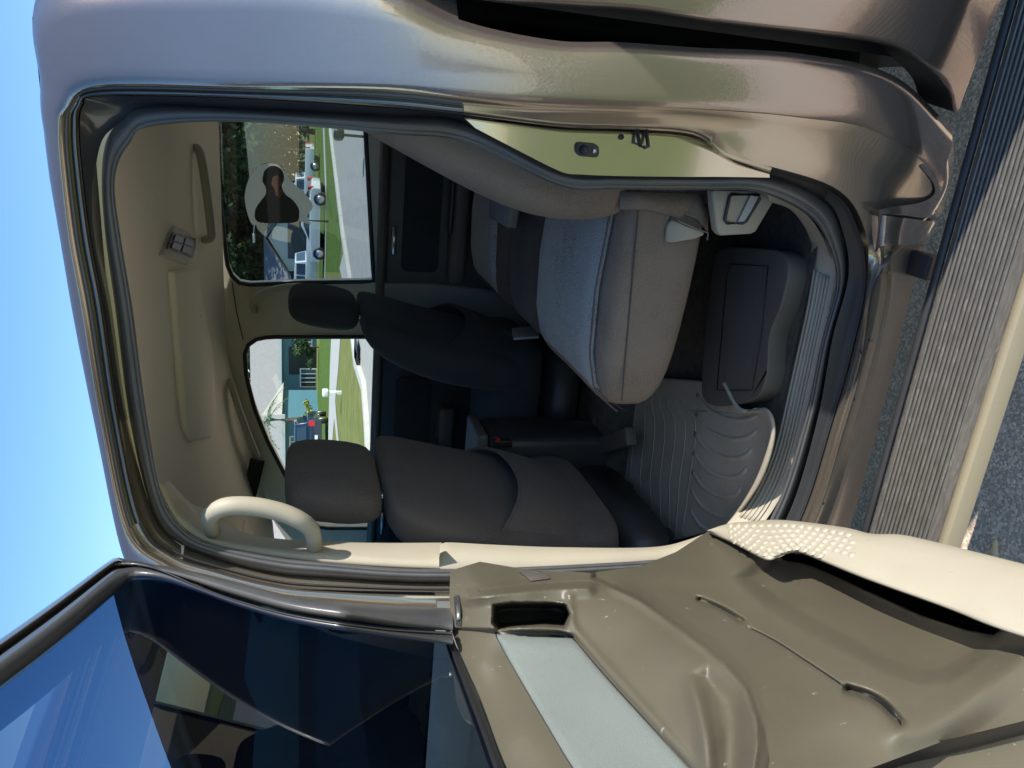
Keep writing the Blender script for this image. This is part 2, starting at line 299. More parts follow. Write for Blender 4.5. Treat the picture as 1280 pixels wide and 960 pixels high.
# rear wall of the cab with its window, bed behind the gap
rw = rloop((1.07, 1.62), .55, .19, .07)
ce = o1[8*K-2:11*K+1]
rows_surf('cab_back_corner_panel', [ce, [(min(p[0]+.03, .40), p[1]+.03, p[2]) for p in ce], [(.405, p[1]+.10, min(p[2], 1.98)) for p in ce]], paint, T)
fill('cab_back_panel', [[(.405, .12, .45), (.405, 1.97, .45), (.405, 1.97, 1.3), (.405, 1.80, 2.0), (.405, .26, 2.0), (.405, .12, 1.3)], [(.405, y, z) for y, z in rw]], paint, T)
fill('cab_rear_wall', [[(.34, .18, .45), (.34, 1.97, .45), (.34, 1.97, 1.3), (.34, 1.86, 2.0), (.34, .24, 2.0), (.34, .18, 1.3)], [(.34, y, z) for y, z in rw]], darkp, T, thick=(.04, 0, 0))
fill('rear_window_glass', [[(.36, y, z) for y, z in rw]], g_front, T)
B1 = [(470,-60),(590,-6),(690,4),(800,11),(894,26),(1025,41),(1119,56),(1162,82),(1190,110),(1198,140)]
fe = [pb(X, Y, .0) for X, Y, in B1]; fe = resample(fe, 60)
def bedr(dx, dy): return [(p[0]+dx, yb(p[2])*.6+dy + (0 if p[2] > .5 else .02), p[2]) for p in fe]
rows_surf('bed_front_return', [[(p[0]+.02, p[1]+.11, p[2]) for p in fe], [(p[0]+.0, p[1]+.012, p[2]) for p in fe]], black, T)
rows_surf('bed_side_panel', [[(p[0]+.0, p[1]+.0125, p[2]) for p in fe], [(p[0]-.002, p[1]+.008, p[2]) for p in fe], [(p[0]+.006, p[1], p[2]) for p in fe], [(p[0]+.12, p[1]-.015, p[2]) for p in fe], [(p[0]+.3, p[1]-.05, p[2]) for p in fe], [(p[0]+.40, p[1]-.16, p[2]) for p in fe], [(p[0]+.48, p[1]-.24, p[2]) for p in fe], [(p[0]+1.6, p[1]-.22, p[2]) for p in fe]], paint, T)  # rearmost rows flare wide out of frame, added to shade the running board
box('bed_front_wall', (.20, .06, .35), (.24, 1.95, 1.28), black, T)
box('bed_floor', (.25, .1, .62), (1.9, 1.95, .68), black, T)
fill('cab_back_corner', [[(.17, .10, .37), (.17, .5, .37), (.17, .5, 1.9), (.17, .22, 1.9), (.17, .10, 1.3)]], black, T, thick=(.02, 0, 0))
tube('chassis_rail', [(-2.6, .45, .36), (2.4, .45, .36)], .06, black, T, prof=[(-1, -1), (1, -1), (1, 1), (-1, 1)])
bk = [pz(X, Y, .36) for X, Y in [(1150,318),(1192,330)]]
box('step_bracket', (-.235, .0, .355), (-.185, .4, .385), darkp, T, bevel=.006); box('step_bracket', (-1.05, .0, .355), (-1.0, .4, .385), darkp, T, bevel=.006)
# rear wheel and its arch lie behind the frame; tyre only
# rocker under the sill
RK = {10:[(1080,266),(1097,270),(1104,271),(1110,272),(1168,276)], 11:[(1083,352),(1101,356),(1109,360),(1114,362),(1146,340)], 12:[(1066,440),(1083,442),(1092,446),(1097,449),(1121,440)], 13:[(1040,530),(1057,534),(1066,537),(1071,540),(1092,555)], 14:[(1003,645),(1020,650),(1028,652),(1033,655),(1061,659)], 15:[(955,720),(972,728),(980,730),(986,732),(1010,745)]}
ofs = [.05, .018, .026, .016, .012]
rk = []
for j in range(5):
    st = [(*RK[k][j], ofs[j]) for k in range(10, 16)]
    rk.append([pb(a, b, o) for a, b, o in cr(st, 10)])
rk.insert(1, [a*.25+b*.75+np.array([0, .004, .004]) for a, b in zip(rk[0], rk[1])])
und = [p+np.array([0, .012, -.006]) for p in rk[-1]]
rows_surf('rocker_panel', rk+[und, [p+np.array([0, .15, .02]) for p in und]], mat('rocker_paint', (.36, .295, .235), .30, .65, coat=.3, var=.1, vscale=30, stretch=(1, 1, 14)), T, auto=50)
ofs_ = .006
rows_surf('rocker_joint', [[pb(X, Y, o) for X, Y in resample(c_, 14)] for c_, o in (([(1093,318),(1096,295),(1098,267)], .02), ([(1099,310),(1100,290),(1102,268)], .0), ([(1104,307),(1108,290),(1108,270)], -.005), ([(1128,306),(1132,290),(1136,273)], -.005), ([(1153,306),(1160,290),(1166,277)], -.002), ([(1157,308),(1164,291),(1171,279)], .02))], paint, T)
rows_surf('joint_end', [[pb(X, Y, o) for X, Y in resample([(1099,310),(1104,307),(1128,306),(1153,306),(1157,308)], 14)] for o in (-.004, .02)], paint, T)
for i, (X, Y) in enumerate([(1111,341),(1077,440),(1088,424),(1066,498),(1028,628)]):
    P = pb(X, Y, .016); tube('sill_plug', [P, P+np.array([0, -.004, .002])], .004, darkp if i % 2 else chrome, T, n=10)
# door latch striker, courtesy switch, plug
c = pj(733, 187); ux = (pj(733, 180)-pj(733, 194)); ux /= np.linalg.norm(ux); uz = np.array([0, 0, 1.]); nn = np.cross(ux, uz); nn = nn if nn[1] < 0 else -nn
def onp(cc, a, b, h=0): return cc+ux*a+uz*b+nn*h
lp = [onp(c, a, b) for a, b in rloop((0, 0), .0115, .0215, .009)]
sw = fill('door_switch', [lp], rub, T, thick=nn*.008, bevel=.002)
tube('switch_boot', [onp(c, 0, .008, .004), onp(c, 0, .008, .012), onp(c, 0, .008, .02)], [.0095, .008, .005], rub, sw, n=16)
tube('switch_screw', [onp(c, 0, -.012, .007), onp(c, 0, -.012, .011)], .004, silver, sw, n=12)
c2 = pj(800, 172)
tube('door_striker', [onp(c2, .012, .009, 0), onp(c2, .012, .009, .006), onp(c2, -.012, .008, .02), onp(c2, -.014, .0, .022), onp(c2, -.012, -.008, .02), onp(c2, .012, -.009, .006), onp(c2, .012, -.009, 0)], .0035, darkp, T, n=8)
c3 = pj(776, 171); tube('jamb_plug', [c3, onp(c3, 0, 0, .003)], .005, rub, T, n=14)
P = pb(970, 178, .03)

# ------------------------------------------------------------------ running board
RB = empty('running_board', parent=T)
L0, L1 = np.array(pz(1092, 660, .42)), np.array(pz(1227, 300, .42))
ya = lambda x: -.066
xa, xb = -1.35, .75
def brow(y, z): return [(x, ya(x)+y, z) for x in np.linspace(xa, xb, 24)]
rows_surf('step_deck', [brow(.03, .36), brow(.012, .40), brow(.0, .412), brow(-.012, .415), brow(-.165, .415), brow(-.170, .408), brow(-.17, .37), brow(-.15, .35)], alu, RB, auto=50)
for k in range(13):
    y = -.016-.0102*k
    tube('tread_rib', [(x, ya(x)+y, .4165) for x in np.linspace(xa, xb, 16)], 1, alu, RB, prof=[(-.0032, -.002), (-.002, .0028), (.002, .0028), (.0032, -.002)])
tube('inner_shade_strip', [(x, ya(x)+.008, .418) for x in np.linspace(xa, xb, 16)], 1, darkp, RB, prof=[(-.008, -.004), (-.007, .003), (.006, .003), (.008, -.004)])  # dark strip painting the shade along the board's inner edge
rows_surf('outer_trim_strip', [brow(-.169, .41), brow(-.170, .4165), brow(-.186, .4165), brow(-.188, .4145), brow(-.188, .38)], mat('step_trim', (.27, .235, .16), .5, bump=.15), RB)

# ------------------------------------------------------------------ inside trims round the opening
plate_in = [(1018,282),(1014,300),(1003,380),(983,470),(961,562),(930,625),(895,668)]
plate_out = [(1034,300),(1043,337),(1024,431),(1006,515),(986,590),(964,638),(930,680)]
pin = resample([(X, Y) for X, Y in plate_in], 50); pout = resample(plate_out, 50)
def pl(t, dz): return [pb(a[0]*(1-t)+b[0]*t, a[1]*(1-t)+b[1]*t, .125+.07*(1-t))+np.array([0, 0, dz]) for a, b in zip(pin, pout)]
sp = rows_surf('sill_plate', [[p+np.array([0, .01, -.05]) for p in pl(0, 0)], pl(0, -.004), pl(.06, .0), pl(.5, 0.004), pl(.92, .002), pl(1, -.004)], trimc, T)
for t in (.28, .42, .56, .70, .83):
    g = pl(t, .004)[6:46]
    tube('scuff_rib', g, 1, trimc, sp, prof=[(-.0045, -.002), (-.003, .0012), (.003, .0012), (.0045, -.002)])
# rear lower trim climbing behind the corner
rows_surf('rear_sill_trim', [[pb(X, Y, .2) for X, Y in resample([(962,252),(988,262),(1006,284),(1015,306)], 20)], [pb(X, Y, .13) for X, Y in resample([(958,240),(1003,264),(1026,292),(1040,326)], 20)]], trimc, T)
# B pillar trim
def st_arc(pts, off, n=50): return [pb(X, Y, o) for X, Y, o in resample([(x, y, off) for x, y in pts], n)]
gp = [(199,608),(206,625),(215,643),(232,664),(270,682),(337,696),(400,703),(480,709),(552,712)]
upB = [st_arc(gp, .13), st_arc([(x-1, y-4) for x, y in gp], .125), st_arc([(206,606),(222,640),(248,660),(275,673),(337,684),(400,690),(480,696),(552,699)], .15), st_arc([(209,602),(236,634),(258,656),(288,668),(340,675),(400,677),(480,679),(552,679)], .21), st_arc([(211,600),(238,628),(268,640),(300,664),(345,673),(400,676),(480,678),(552,678)], .34)]
rows_surf('pillar_trim_upper', upB, trimc, T)
gq = [(549,714),(600,715),(700,712),(812,703),(870,700),(930,688)]
loB = [st_arc(gq, .118), st_arc([(549,709),(600,711),(700,708),(812,699),(862,692),(918,676)], .112), st_arc([(550,680),(562,678),(620,681),(700,684),(812,684),(862,674),(908,655)], .195), st_arc([(550,680),(562,678),(620,681),(700,684),(812,684),(862,674),(908,655)], .3)]
rows_surf('pillar_trim_lower', loB, trimc, T)
rows_surf('trim_step', [[pb(X, Y, .112) for X, Y in [(549,680),(549,712)]], [pb(X, Y, .16) for X, Y in [(549,680),(549,712)]]], trimc, T)
# grab handle on the pillar
hp = [py(X, Y, y) for X, Y, y in [(266,664,.25),(263,652,.22),(266,641,.20),(284,633,.19),(316,633,.19),(350,640,.19),(374,650,.19),(388,661,.2),(392,674,.21),(393,690,.25)]]
tube('pillar_grab_handle', cr(hp, 5), [.016+.003*math.sin(i/45*3.14) for i in range(46)], trimc, T, n=14, up=(0, 1, 0))
# seat belt loop end and lower belt anchor piece at the rear
cpt = [(880,237),(952,240),(962,248),(935,291),(898,292),(886,262)]
an = fill('belt_anchor_cover', [[py(X, Y, .24) for X, Y in [(882,236),(962,238),(958,250),(936,287),(930,290),(893,292),(888,286),(884,258)]]], trimc, T, thick=(0, -.03, 0), bevel=.006)
ring_ = [py(X, Y, .205) for X, Y in [(915,243),(948,244),(950,248),(932,277),(928,279),(909,279),(906,275),(912,246)]]
tube('anchor_recess_rim', ring_, .0035, darkp, an, n=6, closed=True)
fill('anchor_recess', [[py(X, Y, .206) for X, Y in [(938,244),(948,245),(931,277),(922,277)]]], greyp, an, thick=(0, -.002, 0))
# headliner
zc = lambda x: 1.935 - max(0, 1.90-zt(x))*.85*min(1, max(0, (-x-.8)/.2))
hx = np.linspace(.35, -2.0, 30)
ys = [(.27, 1.925), (.34, 1.945), (.5, 1.955), (.75, 1.96), (1.1, 1.96), (1.5, 1.955), (1.75, 1.94), (1.88, 1.915), (1.97, 1.875)]
rows_surf('headliner', [[(x, y, z+zc(x)-1.935) for x in hx] for y, z in ys], liner, T)
gi = [p for p in sl(r_in, 21, 29) if p[2] > (1.79 if p[0] > -.4 else 1.66)]
g0 = gi[0]; gi = [np.array([x, .18, g0[2]+.0*(x-g0[0])]) for x in np.linspace(-2.0, g0[0]-.04, 12)]+gi
zh = lambda x: zc(x)-1.935+1.925
rows_surf('roof_side_trim', [gi, [p+np.array([0, .012, .006]) for p in gi], [p*(.6, .6, .6)+np.array([p[0], .225, zh(p[0])-.012])*.4 for p in gi], [(p[0], .245, zh(p[0])-.004) for p in gi], [(p[0], .272, zh(p[0])) for p in gi]], liner, T)
for y_ in (.62, 1.42): fill('sun_visor', [[(-1.62, y_+a, zc(-1.62)-.012+b*0) for a, b in ((-.2, 0), (.2, 0))]+[(-1.84, y_+a, zc(-1.84)-.03) for a in (.19, -.19)]], liner, T, thick=(0, 0, -.015), bevel=.006)
wv = [(160,300),(185,340),(196,400),(197,460),(195,500),(208,560),(218,590)]
0 and tube('headliner_ridge', [pz(X, Y, 1.945) for X, Y in resample(wv, 40)], [.004]*40, liner, T, n=8)
# overhead console with panel, and vent control
oc_ = empty('overhead_console', parent=T)
def pzc(X, Y, dz):
    z = 1.9
    for _ in range(10): z = zc(pz(X, Y, z)[0])+dz
    return pz(X, Y, z)
def zpl(pts, z): return [pz(X, Y, z) for X, Y in pts]
cons = [(219,338),(262,332),(270,430),(270,540),(266,548),(244,553),(235,535),(226,440)]
fill('console_housing', [[pzc(X, Y, .004) for X, Y in cons]], liner, oc_, thick=(0, 0, .03), bevel=.018)
fill('console_lid', [[pzc(X, Y, .008) for X, Y in [(262,360),(269,372),(275,420),(276,470),(272,520),(268,540),(262,450)]]], mat('console_grey', (.33, .31, .27), .6), oc_, thick=(0, 0, .02), bevel=.006)
vp = fill('vent_panel', [[pzc(X, Y, .012) for X, Y in [(204,320),(220,282),(252,297),(236,332)]]], mat('vent_taupe', (.55, .48, .39), .6), T, thick=(0, 0, .03), bevel=.01)
Q4 = [(217,292),(244,300),(238,320),(211,310)]
def bil(u, v): a4, b4, c4, d4 = [np.array(p, float) for p in Q4]; return (a4*(1-u)+b4*u)*(1-v)+(d4*(1-u)+c4*u)*v
fill('vent_bezel', [[pzc(*bil(u, v), .0105) for u, v in ((-.08, -.08), (1.08, -.08), (1.08, 1.08), (-.08, 1.08))]], darkp, vp, thick=(0, 0, -.003))
for a in (0, 1):
    for b in (0, 1): fill('vent_button', [[pzc(*bil(.06+a*.48+.4*u, .06+b*.48+.4*v), .0065) for u, v in ((0, 0), (1, 0), (1, 1), (0, 1))]], black, vp, thick=(0, 0, -.004))
for X, Y in [(251,392),(262,420),(272,604)]:
    P = pzc(X, Y, -.004); hk = tube('coat_hook', [P+np.array([0, 0, .03]), P+np.array([0, 0, .012]), P+np.array([-.012, 0, .004]), P+np.array([-.022, 0, .010])], .004, charp, T, n=8)
# sun visor strap / dark header
tube('visor_strap', [py(X, Y, 1.9) for X, Y in [(322,575),(313,612),(300,650),(297,690)]], 1, seatn, T, prof=[(-.03, -.01), (.03, -.01), (.03, .01), (-.03, .01)], up=(0, 1, 0))

# ------------------------------------------------------------------ far side of the cab
YF = 1.99
wr = [(268,120),(267,160),(276,260),(284,330),(292,350),(305,356),(380,353),(455,352),(467,352),(461,240),(456,150),(450,110)]
wf = [(345,421),(325,422),(312,428),(306,440),(308,470),(318,510),(335,552),(352,585),(380,640),(400,660),(480,660),(478,560),(477,470),(476,421)]
wr3 = [py(X, Y, YF) for X, Y in resample(wr+[wr[0]], 60, False)[:-1]]; wf3 = [py(X, Y, YF) for X, Y in resample(wf+[wf[0]], 60, False)[:-1]]
fill('far_side_trim', [[(.34, YF, .5), (.34, YF, 1.9), (-.6, YF, 1.9), (-1.3, YF, 1.88), (-1.8, YF, 1.72), (-2.5, YF, 1.35), (-2.5, YF, .5)], wr3, wf3], taupe if False else mat('far_trim', (.56, .51, .42), .6, bump=.2, var=.1), T, thick=(0, .07, 0))
box('far_door_panel', (-2.4, 1.86, .5), (.3, YF-.005, 1.26), darkp, T, bevel=.03)
tube('window_seal', [p+np.array([0, -.004, 0]) for p in wr3], .009, rub, T, closed=True, up=(0, 1, 0)); tube('window_seal', [p+np.array([0, -.004, 0]) for p in wf3], .009, rub, T, closed=True, up=(0, 1, 0))
fill('far_rear_glass', [[p+np.array([0, .04, 0]) for p in wr3]], g_film, T)
fs = mat('arch_pale', (.86, .84, .76), .7); _n = fs.node_tree; _t = _n.nodes.new('ShaderNodeBsdfTranslucent'); _t.inputs[0].default_value = (.86, .84, .76, 1); _m = _n.nodes.new('ShaderNodeMixShader'); _m.inputs[0].default_value = .65
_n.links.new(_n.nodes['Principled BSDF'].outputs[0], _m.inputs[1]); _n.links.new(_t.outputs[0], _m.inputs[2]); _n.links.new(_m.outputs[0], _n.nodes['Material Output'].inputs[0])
fd2 = mat('arch_dark', (.012, .014, .018), .5)
arch_pts = resample([(389,281),(384,270),(391,258),(382,243),(366,228),(352,209),(338,204),(325,207),(312,222),(306,243),(308,262),(314,279),(320,281),(322,268)], 60)
arch_ob = fill('glass_arch', [[py(X, Y, YF+.03) for X, Y in list(arch_pts)+[(325,262)]]], fs, T, thick=(0, .001, 0))  # added flat cut-outs standing in for the pale arch image in the glass
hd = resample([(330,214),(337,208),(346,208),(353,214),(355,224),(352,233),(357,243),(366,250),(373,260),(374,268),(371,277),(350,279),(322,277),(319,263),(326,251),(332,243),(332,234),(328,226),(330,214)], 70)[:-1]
fill('arch_figure', [[py(X, Y, YF+.0285) for X, Y in hd]], fd2, arch_ob, thick=(0, .001, 0))
fill('arch_face', [[py(X, Y, YF+.027) for X, Y in [(341,221),(347,219),(351,223),(352,230),(349,235),(354,240),(350,248),(345,244),(343,236),(339,230)]]], mat('arch_face', (.16, .10, .08), .6), arch_ob, thick=(0, .001, 0))
fill('far_front_glass', [[p+np.array([0, .04, 0]) for p in wf3]], g_clear, T)
def bar_handle(pts, y, r=.013): tube('grab_handle', cr([py(X, Y, yy) for X, Y, yy in pts], 6), r, mat('handle_trim', (.36, .33, .27), .5), T, n=12)
bar_handle([(318,388,YF),(316,380,1.93),(322,370,1.91),(345,361,1.9),(375,358,1.9),(398,360,1.9),(410,364,1.97)], 0, .014)
bar_handle([(286,478,YF-.03),(289,481,1.92),(300,515,1.9),(313,550,1.9),(320,566,1.92),(322,570,1.97)], 0, .014)
bar_handle([(240,186,1.80),(247,186,1.74),(252,200,1.72),(258,240,1.71),(263,280,1.72),(264,296,1.74),(256,300,1.8)], 0, .015)
tube('pillar_cover_seam', [py(X, Y, YF-.003) for X, Y in [(290,352),(296,392),(304,425)]], .002, darkp, T, n=6)
lt = mat('lower_pillar_trim', (.17, .165, .15), .55, bump=.2)
fill('lower_pillar_trim', [[py(X, Y, 1.85) for X, Y in [(470,353),(472,372),(520,384),(580,398),(655,412),(664,398),(655,372),(600,360),(540,354)]]], lt, T, thick=(0, .03, 0), bevel=.01)
for x0_, x1_ in ((-.72, .22), (-2.0, -1.02)):
    dc = box('far_door_armrest', (x0_+.05, 1.78, .93), (x1_-.2, 1.87, 1.0), charp, T, bevel=.02)
    box('door_pull', (x0_+.25, 1.765, 1.0), (x1_-.35, 1.80, 1.015), darkp, dc, bevel=.006)
    fill('far_door_insert', [[(x, 1.855, z) for x, z in rloop(((x0_+x1_)/2, 1.11), (x1_-x0_)/2-.08, .075, .03)]], seatn, T, thick=(0, -.008, 0), bevel=.003)
    fill('speaker_cover', [[(x, 1.855, z) for x, z in rloop((x0_+.22, .72), .1, .1, .095)]], charp, T, thick=(0, -.012, 0), bevel=.004)
    tube('door_release', [(x0_+.15, 1.84, 1.22), (x0_+.26, 1.84, 1.22)], .01, silver, T, n=8)
tube('waist_rail', [(x, 1.86, 1.265) for x in (-2.4, .3)], .02, charp, T, n=10)
# dashboard, windshield frame, firewall
box('dashboard', (-2.6, .2, .8), (-2.05, 1.95, 1.30), darkp, T, bevel=.06)
fill('windshield_glass', [[(-1.75, .25, 1.86), (-1.75, 1.95, 1.86), (-2.5, 1.95, 1.3), (-2.5, .25, 1.3)]], glass('windshield', (.35, .66, .74)), T)
tube('steering_wheel', [(-1.75+.06*math.sin(a), .62+.19*math.cos(a), 1.22+.18*math.sin(a)) for a in np.linspace(0, 6.28, 32)[:-1]], .014, black, T, closed=True)
box('front_bulkhead', (-2.65, .1, .4), (-2.6, 2.0, 1.3), black, T)
# floor
rows_surf('floor_carpet', [[(x, y, z) for x in np.linspace(.3, -2.4, 10)] for y, z in ((.17, .52), (.22, .515), (.5, .505), (.85, .51), (.93, .60), (1.2, .60), (1.28, .51), (1.95, .51))], carpet, T)
ub = fill('under_seat_box', [[pz(X, Y, .565) for X, Y in resample([(893,318),(910,309),(965,312),(982,320),(985,345),(975,385),(962,420),(958,470),(945,498),(900,508),(880,500),(877,470),(884,390),(893,318)], 60)[:-1]]], carpet if False else charp, T, thick=(0, 0, -.05), bevel=.014)
tube('box_seam', [pz(X, Y, .5662) for X, Y in [(908,350),(912,330),(960,333),(952,420),(940,488),(896,488),(908,350)]], .0015, black, ub, n=5)
# ================================================================== SEATS
def loft(name, loops, mt, par, cap=True, **k):
    n = len(loops[0]); V = [p for l in loops for p in l]; F = gridf(len(loops), n, False, True)
    if cap: F += [tuple(range(n))[::-1], tuple(range((len(loops)-1)*n, len(loops)*n))]
    return mesh(name, V, F, mt, par, **k)
def sup(c, a, b, e, u, v, n=28):                # superellipse loop round c in plane (u, v)
    out = []
    for k in range(n):
        t = 2*math.pi*k/n; C_, S_ = math.cos(t), math.sin(t)
        out.append(np.array(c)+np.array(u)*a*math.copysign(abs(C_)**e, C_)+np.array(v)*b*math.copysign(abs(S_)**e, S_))
    return out
RS = empty('rear_bench_seat', parent=T)
# near cushion: sections along x (front of the seat is at -x)
def cush(y0, y1, mt, name='cushion', dz=0):
    secs = []
    for x, top, bot, ins in ((-.638, .845, .81, .10), (-.635, .873, .78, .06), (-.62, .898, .76, .035), (-.58, .922, .738, .01), (-.5, .937, .72, 0), (-.35, .94, .705, 0), (-.2, .93, .70, 0), (.0, .92, .70, 0), (.15, .92, .70, 0)):
        h = (top-bot)/2; a = (y1-y0)/2-ins
        lp = []
        for k in range(36):
            t = 2*math.pi*k/36; C_, S_ = math.cos(t), math.sin(t)
            yy = a*math.copysign(abs(C_)**.35, C_); zz = h*math.copysign(abs(S_)**.45, S_)
            if zz > 0: zz += .012*(abs(yy)/a)**2*(1 if abs(yy) < .8*a else .7)-.006
            lp.append(((x), (y0+y1)/2+yy, (top+bot)/2+zz+dz))
        secs.append(lp)
    return loft(name, secs, mt, RS, sub=1)
c1 = cush(.285, .86, seatd)
cush(.87, 1.2, seatk, dz=-.01); cush(1.21, 1.78, seatk)
# light cloth inset on the near cushion, following its crown
def inset(y0, y1, nm='cushion_inset', mt=insert):
    rows = []
    for i, yy in enumerate(np.linspace(y0, y1, 14)):
        e = 0 if 0 < i < 13 else -.012
        rows.append([(x, yy + (0), np.interp(x, (-.655, -.64, -.62, -.58, -.5, -.35, -.2, .1), (.812, .852, .887, .919, .940, .946, .936, .926))+e+.004*abs(2*i/13-1)**2) for x in np.linspace(-.65, .1, 30)])
    return rows_surf(nm, rows, mt, RS)
inset(.335, .80); inset(1.3, 1.7)
tube('seam', [(x, .332, np.interp(x, (-.64, -.62, -.58, -.5, -.35, -.2, .1), (.852, .889, .921, .942, .948, .938, .928))) for x in np.linspace(-.645, .1, 24)], .0022, seatk, RS, n=6)
tube('seam', [(-.617+.02*(1-abs(t)), .285+.285*(t+1), .775) for t in np.linspace(-.8, .9, 10)], .002, seatk, RS, n=6)
tube('seam', [(x, .2865, z) for x, z in zip(np.linspace(-.6, -.12, 12), np.linspace(.865, .895, 12))], .0018, seatk, RS, n=6)
# fabric flap hanging behind the cushion corner
fl = [[py(X, Y, .28) for X, Y in [(838,271),(832,285),(830,304)]], [py(X, Y, .265) for X, Y in [(852,280),(848,294),(841,304)]], [py(X, Y, .26) for X, Y in [(868,286),(862,294),(852,301)]], [py(X, Y, .262) for X, Y in [(884,291),(876,296),(866,299)]]]
rows_surf('cover_flap', fl, trimc, RS, sub=2, solid=.002)
tube('flap_hem', [py(X, Y, .255) for X, Y in [(831,308),(833,285),(838,271),(850,277),(868,285),(885,291),(884,300)]], .0018, lt, RS, n=6)
rows_surf('cushion_back_cover', [[py(X, Y, y) for X, Y in [(775,240),(800,240),(860,242),(868,243)]] for y in (.27,)]+[[py(X, Y, .265) for X, Y in [(775,262),(810,262),(850,272),(862,262)]]], seatd, RS, solid=.004)
rows_surf('seat_side_cover', [[py(X, Y, .272) for X, Y in [(862,240),(876,244),(886,262)]], [py(X, Y, .27) for X, Y in [(856,268),(872,274),(885,290)]]], seatd, RS, solid=.004)
# near backrest, leaning back
def backrest(y0, y1, mt, nm='backrest', x0=0):
    secs = []
    for z, xf, th, ins in ((.90, -.19, .16, .02), (.95, -.205, .2, .0), (1.05, -.215, .22, 0), (1.15, -.195, .22, 0), (1.25, -.155, .2, 0), (1.35, -.11, .18, 0), (1.45, -.065, .16, .01), (1.52, -.03, .13, .03), (1.55, .0, .08, .07)):
        secs.append(sup((xf+th/2+x0, (y0+y1)/2, z), th/2, (y1-y0)/2-ins, .5, (1, 0, 0), (0, 1, 0), 32))
    return loft(nm, secs, mt, RS, sub=1)
backrest(.26, .86, seatd); backrest(.87, 1.2, seatk, x0=.02); backrest(1.21, 1.8, seatk)
for y in (.56, 1.5):
    loft('headrest', [sup((.06-.0*z, y, z), .055-i_, .13-i_, .5, (1, 0, 0), (0, 1, 0), 24) for z, i_ in ((1.57, .03), (1.59, .005), (1.66, 0), (1.72, .005), (1.75, .03))], seatk, RS, sub=1)
fill('armrest_cup_panel', [[pz(X, Y, 1.0) for X, Y in [(612,238),(640,246),(634,285),(610,272)]]], mat('armrest_trim', (.16, .15, .13), .5), RS, thick=(0, 0, -.03), bevel=.006)
for k in range(2): tube('belt_buckle', [(-.16, .95+.12*k, .96), (-.24, .95+.12*k, 1.0)], 1, black, RS, prof=[(-.014, -.01), (.014, -.01), (.014, .01), (-.014, .01)])
# front seats
def front_seat(y0, nm, mt, dx=0, dy=0, hwid=.145):
    Fs = empty(nm, (dx, 0, 0), parent=T)
    secs = []                                    # backrest sections by height; front seats lean back (+x at top)
    for z, xr, th, hw in ((.76, -1.02, .10, .25), (.82, -1.0, .15, .27), (.95, -.975, .17, .28), (1.08, -.955, .17, .285), (1.2, -.925, .165, .275), (1.3, -.895, .15, .26), (1.36, -.88, .12, .235), (1.385, -.885, .07, .19)):
        secs.append(sup((xr-th/2, y0, z), th/2, hw, .5, (1, 0, 0), (0, 1, 0), 40))
    loft('backrest', secs, mt, Fs, sub=1)
    hs = [sup((-.915+(z-1.4)*.12, y0+dy, z), .062-i_, hwid-i_*1.1, .62, (1, 0, 0), (0, 1, 0), 28) for z, i_ in ((1.385, .05), (1.395, .02), (1.42, .004), (1.5, 0), (1.58, .006), (1.61, .02), (1.622, .05))]
    loft('headrest', hs, mt, Fs, sub=1)
    for d in (-.06, .06): tube('headrest_post', [(-.93, y0+dy+d, 1.34), (-.92, y0+dy+d, 1.41)], .006, silver, Fs, n=8)
    # map pocket on the back
    xb_ = lambda z: np.interp(z, (.76, .82, .95, 1.08, 1.2, 1.3), (-1.02, -1.0, -.975, -.955, -.925, -.895))
    rws = []
    for z, o in ((1.055, .040), (1.05, .046), (1.0, .038), (.92, .024), (.84, .012), (.78, .004)):
        rws.append([(xb_(z)+o*(1-t**4)+.004*(1-abs(t))-.02*abs(t)**5, y0+t*.25, z+(-.05*(1-t*t)+.05*(t**4))*min(1, o/.03)) for t in np.linspace(-1, 1, 28)])
    rows_surf('seat_pocket', rws, mt, Fs, solid=.004)
    tube('pocket_hem', [np.array(p) for p in rws[0]], .005, mt, Fs, n=8)
    loft('cushion', [sup((x, y0, .83), .27-i_, .085-i_*.4, .5, (0, 1, 0), (0, 0, 1), 28) for x, i_ in ((-.98, .02), (-1.0, 0), (-1.2, 0), (-1.4, 0), (-1.5, .01), (-1.55, .06))], mt, Fs, sub=1)
    loft('seat_base', [sup((x, y0, .66), .24, .07, .5, (0, 1, 0), (0, 0, 1), 20) for x in (-1.03, -1.45)], darkp, Fs)
    for d in (-.1, .2): box('seat_rail', (-1.5, y0+d-.02, .515), (-1.08, y0+d+.02, .55), darkp, Fs, bevel=.005)
    return Fs
front_seat(.62, 'driver_seat', seatk, dx=-.02, dy=-.05, hwid=.175); front_seat(1.42, 'front_passenger_seat', seatn, dx=.22, dy=.0)
0 and box('recliner_cover', (-1.05, .32, .70), (-.93, .345, .86), darkp, T, bevel=.01)
# belt stalk, centre console, buckle
cn = box('centre_console', (-1.9, .92, .55), (-.98, 1.13, 1.0), darkp, T, bevel=.03)
box('console_lid_pad', (-1.4, .93, 1.0), (-.97, 1.12, 1.035), charp, cn, bevel=.012)
box('buckle', (-1.0, .90, .93), (-.975, .925, .99), black, cn, bevel=.004)
fill('buckle_button', [[(-.97, y, z) for y, z in ((.902, .972), (.923, .972), (.923, .986), (.902, .986))]], mat('red_plastic', (.5, .02, .02), .4), cn, thick=(-.004, 0, 0))
tube('floor_air_duct', [pz(X, Y, .60) for X, Y in [(700,580),(740,563),(790,545)]], 1, charp, T, prof=[(-.03, -.02), (.03, -.02), (.03, .02), (-.03, .02)], bevel=.008)
fill('far_belt_guide', [[px(X, Y, -.72) for X, Y in [(640,410),(674,406),(674,420),(642,422)]]], greyp, T, thick=(-.01, 0, 0), bevel=.003)
